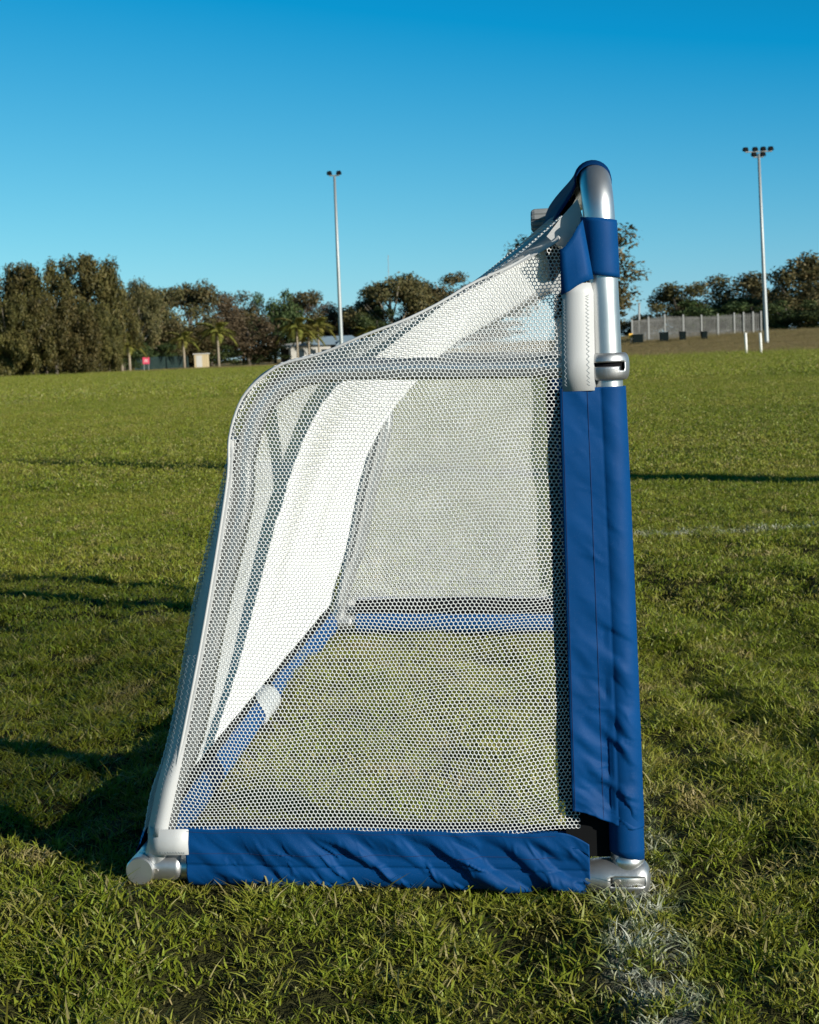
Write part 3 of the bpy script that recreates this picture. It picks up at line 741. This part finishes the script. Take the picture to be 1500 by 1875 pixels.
# back and top net, sagging between the two end frames
PE = [(-.682, .100), (-.668, .16), (-.648, .21), (-.625, .29), (-.598, .41), (-.575, .49), (-.547, .585), (-.525, .66), (-.51, .70), (-.49, .733), (-.46, .755), (-.42, .766),
      (-.37, .776), (-.311, .795), (-.235, .828), (-.16, .868), (-.115, .896), (-.085, .920), (-.061, .940)]
PM = [(-.690, .100), (-.662, .16), (-.625, .242), (-.572, .374), (-.515, .505), (-.447, .61), (-.367, .70), (-.30, .775), (-.225, .86), (-.155, .930), (-.086, .984)]
def resample(P, n):
    P = np.array(catmull(P, 10)); d = np.concatenate([[0], np.cumsum(np.linalg.norm(np.diff(P, axis=0), axis=1))]); s = np.linspace(0, d[-1], n)
    return np.stack([np.interp(s, d, P[:, 0]), np.interp(s, d, P[:, 1])], -1), d[-1]
NSAMP = 400
PEr, LE = resample(PE, NSAMP); PMr, LM = resample(PM, NSAMP); LN = (LE+LM)/2
def backf(v, s):
    t = np.clip(v/W, 0, 1); wgt = np.sin(np.pi*t)**.85
    x = np.clip(s/LN, 0, 1)*(NSAMP-1); g = np.arange(NSAMP)
    e = np.stack([np.interp(x, g, PEr[:, 0]), np.interp(x, g, PEr[:, 1])]); m = np.stack([np.interp(x, g, PMr[:, 0]), np.interp(x, g, PMr[:, 1])])
    p = e*(1-wgt)+m*wgt
    rip = (.004*np.sin(v*17+s*6)+.003*np.sin(v*9-s*11+1.)+.002*np.sin(v*31+s*17))*np.sin(np.pi*np.clip(s/LN, 0, 1))*wgt
    return np.stack([p[0]+rip, v, p[1]], -1)
def backn(v, s):
    e = 1e-3; a = backf(v+e, s)-backf(v-e, s); b = backf(v, np.minimum(s+e, LN))-backf(v, np.maximum(s-e, 0))
    n = np.cross(a, b); return n/np.maximum(np.linalg.norm(n, axis=1, keepdims=True), 1e-9)
hexnet('back_net', M['net'], lattice(.0, W, .005, LN-.004, .0064, .0052), .0064, .0052, backf, backn, .75, .00042, False)

# ------------------------------------------------------------------ floodlight poles
def flood(base, top, arms, label, r0=.15, r1=.085):
    base = Vector(base); top = Vector(top)
    e = empty('floodlight_pole', base, label, 'floodlight', 'floodlight poles round the field'); h = top-base
    MB().tube([(0, 0, -.3), h*.02, h*.5, h], [r0, r0, (r0+r1)/2, r1], 12).build('mast', M['pole'], e, True)
    MB().tube([(0, 0, -.02), (0, 0, .06)], r0*1.9, 16).build('base_plate', M['pole'], e)
    for (dx0, dx1, dz, ry, lamps) in arms:
        c, s = math.cos(ry), math.sin(ry)
        a = MB().tube([h+Vector((dx0*c, dx0*s, dz)), h+Vector((dx1*c, dx1*s, dz))], .045, 8).build('crossarm', M['pole'], e)
        for l in lamps:
            lm = MB(); lm.box((0, 0, .0), (.34, .26, .18), .25, .72); lm.box((0, 0, -.115), (.30, .23, .05), .25, 1.)
            lo_ = lm.build('lamp_head', M['lamp'], e, loc=h+Vector((l*c, l*s, dz+.20))); lo_.rotation_euler = (.35, .0, ry)
            MB().box((0, 0, -.11), (.08, .08, .16)).build('bracket', M['pole'], lo_)
    return e
b = at(1405, 641, 107.); tpt = at(1389.5, 281, 107.)
flood((b.x, b.y, b.z), tpt, [(-.86, .86, .12, 0., (-.84, -.22, .30, .78)), (-.34, .30, -.22, 0., (-.30, .27))], 'tall grey floodlight pole with six lamps, right of the goal')
b = at(627, 672, 111.); tpt = at(612.5, 323, 111.)
flood((b.x, b.y, 0.), tpt, [(-.35, .35, .06, .0, (-.33, .30))], 'tall slim floodlight pole with two dark lamps, left of the goal')
pb = Vector((-.2, 10.6, 0))+Vector((math.sin(SHADOW_AZ), -math.cos(SHADOW_AZ), 0))*12.
flood((pb.x, pb.y, 0.), (pb.x, pb.y, 15.), [(-.9, .9, .1, .6, (-.8, -.25, .25, .8))], 'floodlight pole beside the camera whose long shadow crosses the field', .19, .11)

# ------------------------------------------------------------------ trees
def crown(name, mat, lobes, n, ls, seed, droop=0., asp=.55, shell=.55):
    r = np.random.default_rng(seed); vol = np.array([a[3]*a[4]*a[5] for a in lobes])**.72; k = r.choice(len(lobes), n, p=vol/vol.sum())
    Lb = np.array(lobes)[k]; d = r.normal(size=(n, 3)); d /= np.linalg.norm(d, axis=1, keepdims=True)
    rad = 1-(1-shell)*r.uniform(0, 1, n)**1.4*1.2; rad *= 1+.10*r.normal(size=n)
    P = Lb[:, :3]+d*Lb[:, 3:6]*rad[:, None]
    nrm = d*.8+r.normal(size=(n, 3))*.65; nrm[:, 2] += .25; nrm /= np.linalg.norm(nrm, axis=1, keepdims=True)
    ax = r.normal(size=(n, 3)); ax[:, 2] -= droop; ax -= nrm*(ax*nrm).sum(1, keepdims=True); ax /= np.linalg.norm(ax, axis=1, keepdims=True); bx = np.cross(nrm, ax)
    s = ls*r.uniform(.55, 1.35, n)[:, None]; a_ = ax*s; b_ = bx*s*asp
    V = np.stack([P-a_, P+b_*.9+a_*.1, P+a_*1.05, P-b_+a_*.05], 1).reshape(-1, 3); i = np.arange(n)*4
    me = mesh_np(name, V, np.stack([i, i+1, i+2, i+3], -1)); fattr(me, 'bl', np.repeat(r.uniform(0, 1, n), 4)); me.materials.append(mat); return me
def lobes_she(seed):
    r = np.random.default_rng(seed); L_ = [(0, 0, .50, .20, .20, .46)]
    for i in range(34):
        z = r.uniform(.03, .94); a = r.uniform(0, 6.28); w = .44*(1-.45*z**2.6); d = w*r.uniform(.5, .95)
        L_.append((d*math.cos(a), d*math.sin(a), z, .085*r.uniform(.7, 1.3), .085, .13*r.uniform(.7, 1.3)))
    return L_
def lobes_gum(seed, n=16, zlo=.42):
    r = np.random.default_rng(seed); L_ = []
    for i in range(n):
        z = r.uniform(zlo, .95); a = r.uniform(0, 6.28); d = .40*math.sqrt(r.uniform())*(1-.5*max(0, (z-.6)/.4)); s = r.uniform(.075, .15)
        L_.append((d*math.cos(a), d*math.sin(a), z-.05, s*1.2, s*1.2, s*.95))
    return L_
def lobes_umb(seed, n=15):
    r = np.random.default_rng(seed); L_ = []
    for i in range(n):
        a = r.uniform(0, 6.28); d = .44*math.sqrt(r.uniform(.02, 1)); z = .90-.30*(d/.44)**2+r.uniform(-.18, .04); s = r.uniform(.07, .13)
        L_.append((d*math.cos(a), d*math.sin(a), z-.04, s*1.3, s*1.3, s*.85))
    return L_
def lobes_bush(seed, n=20):
    r = np.random.default_rng(seed); L_ = [(0, 0, .4, .3, .3, .32)]
    for i in range(n):
        z = r.uniform(.06, .9); a = r.uniform(0, 6.28); d = .40*math.sqrt(max(.05, 1-(z-.35)**2*2))*r.uniform(.5, 1); s = r.uniform(.09, .16)
        L_.append((d*math.cos(a), d*math.sin(a), z, s, s, s*.85))
    return L_
def trunk_mesh(name, limbs, seed, rt=.02, zt=.75):
    r = np.random.default_rng(seed); mb = MB()
    mb.tube([(0, 0, -.05), (.006, 0, .12), (-.006, .006, .35), (.008, -.004, zt)], [rt*1.5, rt*1.1, rt*.8, rt*.25], 8)
    for i in range(limbs):
        a = r.uniform(0, 6.28); z = r.uniform(.16, .5); d = r.uniform(.18, .34); zt2 = min(.92, z+r.uniform(.22, .42))
        mb.tube([(0, 0, z), (d*.5*math.cos(a), d*.5*math.sin(a), z+(zt2-z)*.42), (d*math.cos(a), d*math.sin(a), zt2)], [rt*.6, rt*.4, rt*.12], 6)
    me = bpy.data.meshes.new(name); me.from_pydata(mb.v, [], mb.f); me.update(); me.polygons.foreach_set('use_smooth', np.ones(len(me.polygons), bool)); return me
CR = {}
for i in range(4): CR['she', i] = crown('casuarina_crown', M['leaf_she'], lobes_she(100+i), 13000, .024, i, 1.6, .34, .45)
for i in range(3): CR['gum', i] = crown('gum_crown', M['leaf_gum'], lobes_gum(110+i, 26, .30), 10000, .018, 10+i, .5, .5, .45)
for i in range(2): CR['open', i] = crown('open_gum_crown', M['leaf_gum'], lobes_gum(130+i, 22, .30), 9500, .0165, 20+i, .6, .45, .4)
for i in range(2): CR['umb', i] = crown('flat_crown', M['leaf_gum'], lobes_umb(140+i, 30), 12000, .0165, 30+i, .3, .5, .45)
for i in range(3): CR['bush', i] = crown('bushy_crown', M['leaf_gum'], lobes_bush(150+i), 8500, .021, 40+i, .3, .5, .45)
for i in range(2): CR['brown', i] = crown('brown_crown', M['leaf_brown'], lobes_bush(160+i), 8500, .019, 50+i, .2, .45, .45)
for i in range(2): CR['green', i] = crown('green_crown', M['leaf_green'], lobes_bush(170+i), 8500, .021, 60+i, .3, .5, .45)
TR = {k: trunk_mesh('trunk', 7 if k in ('gum', 'open', 'umb') else 3, i, .020, .70) for i, k in enumerate(('she', 'gum', 'open', 'umb', 'bush', 'brown', 'green'))}
for k in TR: TR[k].materials.append(M['bark_pale'] if k in ('open', 'umb') else M['bark'])
cnt = {}
NAMES = dict(she='casuarina_tree', gum='gum_tree', open='gum_tree', umb='flat_topped_tree', bush='bushy_tree', brown='brown_leaved_tree', green='evergreen_tree')
def tree(kind, px, ytop, wpx, D, label, group=None, zb=None):
    tp = at(px, ytop, D); gzv = float(gz(tp.x, tp.y)) if zb is None else zb; h = tp.z-gzv; wd = wpx/F*D
    i = cnt.get(kind, 0); cnt[kind] = i+1; nv = max(j for (k, j) in CR if k == kind)+1
    e = empty(NAMES[kind], (tp.x, tp.y, gzv), label, 'tree', group)
    for nm, me in (('trunk', TR[kind]), ('crown', CR[kind, i % nv])):
        o = link(nm, me, None, e); o.scale = (wd/.86, wd/.86, h/1.0); o.rotation_euler.z = (i*2.4+px) % 6.28
    return e
ORD = ['first', 'second', 'third', 'fourth', 'fifth', 'sixth', 'seventh', 'eighth', 'ninth', 'tenth', 'eleventh', 'twelfth', 'thirteenth', 'fourteenth']
# left clump: back row, then a front row that reaches the grass
for j, (px, yt, wp, D) in enumerate([(-60, 500, 160, 150), (14, 486, 150, 152), (72, 490, 140, 150), (132, 472, 165, 154), (182, 489, 130, 156), (214, 530, 95, 182)]):
    tree('she', px, yt, wp, D, '%s tall olive casuarina from the left in the back row of the left clump' % ORD[j], 'casuarinas at the left edge of the field')
for j, (px, yt, wp, D) in enumerate([(-40, 560, 120, 136), (8, 540, 115, 136), (52, 556, 110, 137), (96, 545, 115, 138), (138, 565, 110, 139), (168, 556, 95, 142), (196, 588, 62, 148)]):
    tree('she', px, yt, wp, D, '%s shorter casuarina from the left in the front row, foliage down to the grass' % ORD[j], 'casuarinas at the left edge of the field')
TL = [('open', 250, 499, 75, 200, 'thin gum top showing right of the casuarina clump against the sky'),
      ('bush', 268, 540, 110, 205, 'olive bushy tree above the pink sign'),
      ('gum', 300, 518, 110, 215, 'rounded gum tree left of the dip above the first palms'),
      ('gum', 342, 504, 105, 225, 'domed gum tree with a gap of sky, above the middle palm'),
      ('brown', 392, 524, 110, 230, 'tall brown-leaved tree above the beige shed'),
      ('bush', 335, 585, 110, 212, 'low olive bush tree behind the middle palm'),
      ('brown', 452, 570, 110, 218, 'reddish brown bushy tree between the beige shed and the house'),
      ('gum', 440, 532, 90, 236, 'dull green tree behind the reddish brown one'),
      ('green', 498, 524, 85, 235, 'dark evergreen tree left of the palms before the house'),
      ('gum', 542, 527, 100, 240, 'domed olive tree behind the palms before the house'),
      ('brown', 588, 545, 90, 245, 'brown bushy tree just left of the slim floodlight pole'),
      ('bush', 645, 556, 100, 250, 'olive bushy tree right of the slim floodlight pole'),
      ('bush', 605, 585, 120, 262, 'low dull tree behind the house roof'),
      ('green', 672, 548, 60, 262, 'small dark pointed tree left of the flat-topped gums'),
      ('umb', 712, 474, 128, 240, 'large flat-topped gum with visible limbs, left of the goal net'),
      ('umb', 812, 486, 118, 245, 'second flat-topped gum just above the sloping net'),
      ('green', 690, 556, 80, 238, 'dark bush under the left side of the large flat-topped gum'),
      ('bush', 745, 570, 130, 250, 'brownish thicket under the large flat-topped gum'),
      ('green', 800, 560, 90, 252, 'dark thicket behind the sloping net'),
      ('bush', 880, 585, 130, 250, 'low olive thicket seen through the upper net'),
      ('green', 285, 620, 90, 203, 'dark shrub behind the green fence and pink sign'),
      ('green', 385, 615, 100, 216, 'dark shrub behind the beige shed'),
      ('green', 470, 625, 100, 222, 'dark shrub left of the house'),
      ('green', 225, 610, 80, 182, 'dark shrub between casuarinas and first palm'),
      ('green', -10, 640, 110, 168, 'dark shrub in the gap behind the first casuarinas'),
      ('green', 75, 636, 110, 169, 'dark shrub in the gap behind the third casuarina'),
      ('green', 150, 634, 110, 171, 'dark shrub in the gap behind the fifth casuarina'),
      ('green', 340, 625, 120, 218, 'dark shrub behind the middle palm trunk'),
      ('open', 1062, 395, 290, 160, 'large open gum tree behind the top of the goal'),
      ('bush', 1120, 565, 120, 175, 'low bush behind the goal post left of the grey fence'),
      ('bush', 1185, 570, 70, 190, 'small olive bush left of the grey fence'),
      ('bush', 1242, 512, 120, 165, 'rounded dark tree above the left part of the grey fence'),
      ('bush', 1330, 497, 150, 168, 'broad olive tree above the middle of the grey fence'),
      ('green', 1290, 545, 130, 160, 'dark green bush behind the middle of the grey fence'),
      ('green', 1375, 540, 110, 162, 'dark green bush behind the right end of the grey fence'),
      ('bush', 1398, 498, 80, 175, 'tree directly behind the six-lamp floodlight pole'),
      ('bush', 1462, 455, 130, 160, 'tallest bushy tree right of the six-lamp floodlight pole'),
      ('gum', 1512, 470, 110, 165, 'tree cut by the right edge of the picture'),
      ('green', 1440, 545, 120, 150, 'dark bush right of the six-lamp pole at ground level'),
      ('green', 1510, 550, 110, 148, 'dark bush at the right edge of the picture')]
for (k, px, yt, wp, D, lb) in TL: tree(k, px, yt, wp*(1.18 if px < 1000 or px > 1200 else 1.), D, lb, 'trees behind the field')
# palms
def frond_mesh(seed):
    r = np.random.default_rng(seed); V = []; Fq = []; n = 18
    for i in range(1, n+1):
        t = i/n; x, z = t-.18*t**3, .30*t-.85*t*t; l = .26*math.sin(math.pi*min(1, t*.80+.14))*r.uniform(.85, 1.15)+.03
        for q in (-1, 1):
            o = len(V); V += [(x-.03, 0, z), (x+.035, q*.01, z+.004), (x+.13, q*l, z-l*(.55+.3*r.uniform())), (x+.05, q*l*.75, z-l*.30)]
            Fq.append((o, o+1, o+2, o+3))
    me = mesh_np('frond', V, np.array(Fq)); fattr(me, 'bl', r.uniform(0, 1, len(V))); me.materials.append(M['leaf_palm']); return me
FRO = [frond_mesh(i) for i in range(3)]
def palm(px, ybase, ycr, size, D, label):
    b = at(px, ybase, D); c = at(px+1, ycr, D); h = c.z-b.z; s = 1.25*size/F*D
    e = empty('palm_tree', b, label, 'palm tree', 'palms behind the field')
    MB().tube([(0, 0, -.3), (.02, 0, h*.4), (0, .03, h*.8), (0, 0, h)], [.17, .13, .12, .10], 8).build('trunk', M['bark_pale'], e, True)
    for k in range(13):
        o = link('frond', FRO[k % 3], None, e, loc=(0, 0, h)); o.rotation_euler = (0, R_(-55 if k > 9 else (-25 if k % 2 else 2)), k*2.4); o.scale = (s, s, s*1.05)
for a in [(238, 679, 632, 30, 172, 'leftmost palm with drooping yellow fronds beside the casuarinas'), (224, 680, 624, 24, 174, 'palm half hidden behind the leftmost palm'),
          (338, 672, 622, 27, 190, 'slim palm between the pink sign and the beige shed'), (401, 671, 608, 33, 192, 'palm just right of the beige shed'),
          (546, 668, 600, 34, 215, 'left palm of three before the white house'), (567, 668, 612, 28, 218, 'middle palm of three before the white house'),
          (585, 668, 598, 31, 222, 'right palm of three before the white house'), (676, 668, 612, 26, 235, 'small yellowish palm at the right end of the house roof')]:
    palm(*a)

# ------------------------------------------------------------------ buildings, fences, small things
def slab(parent, name, mat, c, d): return MB().box(c, d).build(name, mat, parent)
b = at(370, 673, 200.); e = empty('garden_shed', b, 'small beige metal shed beside the palm', 'shed')
slab(e, 'wall', M['beige'], (0, 0, .80), (1.6, 1.6, 1.64)); rf = MB().box((0, 0, 1.67), (1.85, 1.85, .10)).build('roof', M['wall'], e)
slab(e, 'door', M['wall'], (-.2, -.815, .78), (.7, .03, 1.4)); 
for k in range(7): slab(e, 'sheet_rib', M['beige'], (-.75+k*.25, -.812, .82), (.04, .022, 1.5))
b = at(583, 668, 228.); b.z = 0
e = empty('white_house', b, 'low white house with blue-grey roof and dark verandah behind the palms', 'house')
e.scale = (.80, .80, .80); slab(e, 'wall', M['wall'], (-1.2, 0, 1.4), (7.2, 6., 2.9)); slab(e, 'dark_wing', M['shade'], (-5.0, .6, 1.2), (2.6, 5., 2.5)); slab(e, 'verandah', M['shade'], (4.7, -.2, 1.2), (4.2, 5., 2.4))
mb = MB(); mb.add([(-3.4, -3.6, 2.86), (8.3, -3.6, 2.86), (8.3, 3.6, 2.86), (-3.4, 3.6, 2.86), (-.2, 0, 4.35), (6.0, 0, 4.35)], [(0, 1, 5, 4), (1, 2, 5), (2, 3, 4, 5), (3, 0, 4), (0, 3, 2, 1)]); rf = mb.build('roof', M['roof'], e)
MB().add([(-6.7, -3., 2.5), (-3.0, -3.2, 2.9), (-3.0, 3., 3.6), (-6.7, 3., 3.2), (-6.7, -3., 2.35), (-3.0, -3.2, 2.72), (-3.0, 3., 3.42), (-6.7, 3., 3.05)], [(0, 1, 2, 3), (7, 6, 5, 4), (0, 4, 5, 1), (1, 5, 6, 2), (2, 6, 7, 3), (3, 7, 4, 0)]).build('side_roof', M['wall'], e)
MB().add([(3.2, -3.7, 2.6), (5.4, -3.7, 2.6), (4.3, -3.7, 3.7), (3.2, -.5, 2.6), (5.4, -.5, 2.6), (4.3, -.5, 3.7)], [(0, 1, 2), (0, 2, 5, 3), (1, 4, 5, 2), (3, 5, 4), (0, 3, 4, 1)]).build('gable', M['roof'], e)
for x in (-2.6, -.6, 1.3):
    wn = slab(e, 'window', M['glass'], (x, -3.02, 1.5), (.9, .06, 1.3)); slab(wn, 'frame', M['wpaint'], (x, -3.06, .80), (1.1, .05, .1))
for x in (3.0, 4.7, 6.4): slab(e, 'verandah_post', M['wpaint'], (x, -2.8, 1.2), (.14, .14, 2.5))

# green mesh fence with the pink sign
a_, b_ = at(196, 682, 182.), at(345, 674, 196.); a_.z = b_.z = 0
e = empty('green_fence', a_, 'low dark green mesh fence behind the leftmost palms', 'fence'); d = b_-a_; n = 7; ry = math.atan2(d.y, d.x)
for k in range(n+1): slab(e, 'fence_post', M['gfence'], tuple(d*(k/n)+Vector((0, 0, .75))), (.09, .09, 1.6))
for k in range(n):
    c = d*((k+.5)/n); mb = MB(); mb.box((c.x, c.y, 1.42), (d.length/n, .05, .05), ry); mb.box((c.x, c.y, .1), (d.length/n, .05, .05), ry)
    for q in range(14): p = d*((k+(q+.5)/14)/n); mb.box((p.x, p.y, .76), (.10, .03, 1.3), ry)
    mb.build('fence_panel', M['gfence'], e)
s = at(268, 669, 178.); s.z = max(.0, s.z)
e = empty('notice_board', (s.x, s.y, 0), 'small pink square sign in front of the green fence', 'sign')
slab(e, 'board', M['pink'], (0, 0, 1.05), (.72, .04, .72)); slab(e, 'pale_print', M['wpaint'], (0, -.024, 1.12), (.40, .008, .06)); slab(e, 'pale_print', M['wpaint'], (0, -.024, .96), (.48, .008, .05))
for x in (-.25, .25): slab(e, 'leg', M['fpost'], (x, .03, .5), (.05, .05, 1.05))
# grey paling fence on the bank
ends = [(1158, 621, 586, 121), (1218, 619, 577, 123), (1285, 617, 578, 124.5), (1345, 614, 574, 125.5), (1394, 612, 571, 126)]
pts = [(at(x, yb, D), at(x, yt, D)) for x, yb, yt, D in ends]
e = empty('grey_fence', pts[0][0], 'long grey paling fence on the brown bank at the right', 'fence'); o0 = pts[0][0]
for k in range(4):
    (b0, t0), (b1, t1) = pts[k], pts[k+1]; ry = math.atan2((b1-b0).y, (b1-b0).x)
    for q in ((0., .5) if k < 3 else (0., .35, .7, 1.)):
        p = b0.lerp(b1, q); tz = t0.lerp(t1, q).z; h = tz-p.z+.12
        slab(e, 'fence_post', M['fpost'], tuple(p-o0+Vector((0, -.10, h/2-.05))), (.11, .11, h))
    mb = MB()
    for zf in (.25, .85):
        c = b0.lerp(b1, .5)-o0; hh = (t0.z-b0.z+t1.z-b1.z)/2; mb.box((c.x, c.y, c.z+hh*zf), ((b1-b0).length, .05, .08), ry)
    npal = int((b1-b0).length/.145)
    for q in range(npal):
        f_ = (q+.5)/npal; p = b0.lerp(b1, f_)-o0; h = t0.lerp(t1, f_).z-b0.lerp(b1, f_).z-.1+.05*random.random()
        mb.box((p.x, p.y-.04, p.z+h/2-.15), (.078, .03, h+.3), ry)
    mb.build('fence_panel', M['fence'], e)
for j, (x, yb, wp, hp) in enumerate([(1168, 622, 18, 12), (1216, 619, 14, 13), (1250, 617, 10, 12), (1290, 616, 9, 11)]):
    D = 118.; p = at(x, yb, D); wd = wp/F*D; hh = .75*hp/F*D
    e = empty('storage_bin', p, '%s dark bin from the left at the foot of the grey fence' % ORD[j], 'bin', 'bins along the grey fence')
    MB().box((0, 0, hh/2-.1), (wd, .5, hh+.2), 0., 1.06).build('body', M['bin'], e); MB().box((0, 0, hh+.02), (wd*1.1, .56, .05)).build('lid', M['bin'], e)
p = at(1155.5, 620, 118.); e = empty('marker_sign', p, 'tiny yellow marker beside the post at the fence end', 'sign'); MB().tube([(0, 0, -.3), (0, 0, .25)], .03, 8).build('stake', M['fpost'], e); MB().box((0, 0, .22), (.30, .06, .30), .2, .9).build('plate', M['yellow'], e)
for px, lb in ((1366.5, 'left one of two short white posts before the brown bank'), (1393.5, 'right one of two short white posts beside the floodlight pole')):
    p = at(px+.9, 650, 80.); p2 = at(px-1.2, 610, 80.); z0 = float(gz(p.x, p.y)); e = empty('white_post', (p.x, p.y, z0), lb, 'post', 'short white posts')
    h = p2-Vector((p.x, p.y, z0)); MB().tube([(0, 0, -.2), h*.5, h], .062, 12).build('shaft', M['wpaint'], e, True); MB().tube([h, h+Vector((0, 0, .02))], .068, 12).build('cap', M['wpaint'], e)
for px, yt, yb, D, wd, lb in ((820, 576, 640, 230, .22, 'short pale pole behind the sloping net'), (1170.5, 556, 622, 135, .11, 'thin grey pole at the left end of the grey fence'), (711, 468, 600, 260, .06, 'thin mast tip above the large flat-topped gum')):
    p = at(px, yb, D); p2 = at(px, yt, D); z0 = float(gz(p.x, p.y)); e = empty('utility_pole', (p.x, p.y, z0), lb, 'pole'); h = p2-Vector((p.x, p.y, z0))
    MB().tube([(0, 0, -.2), h*.5, h], [wd, wd*.85, wd*.7], 10).build('shaft', M['fpost'], e, True); MB().box(h+Vector((0, 0, .03)), (wd*2.2, wd*2.2, .06)).build('cap', M['fpost'], e)
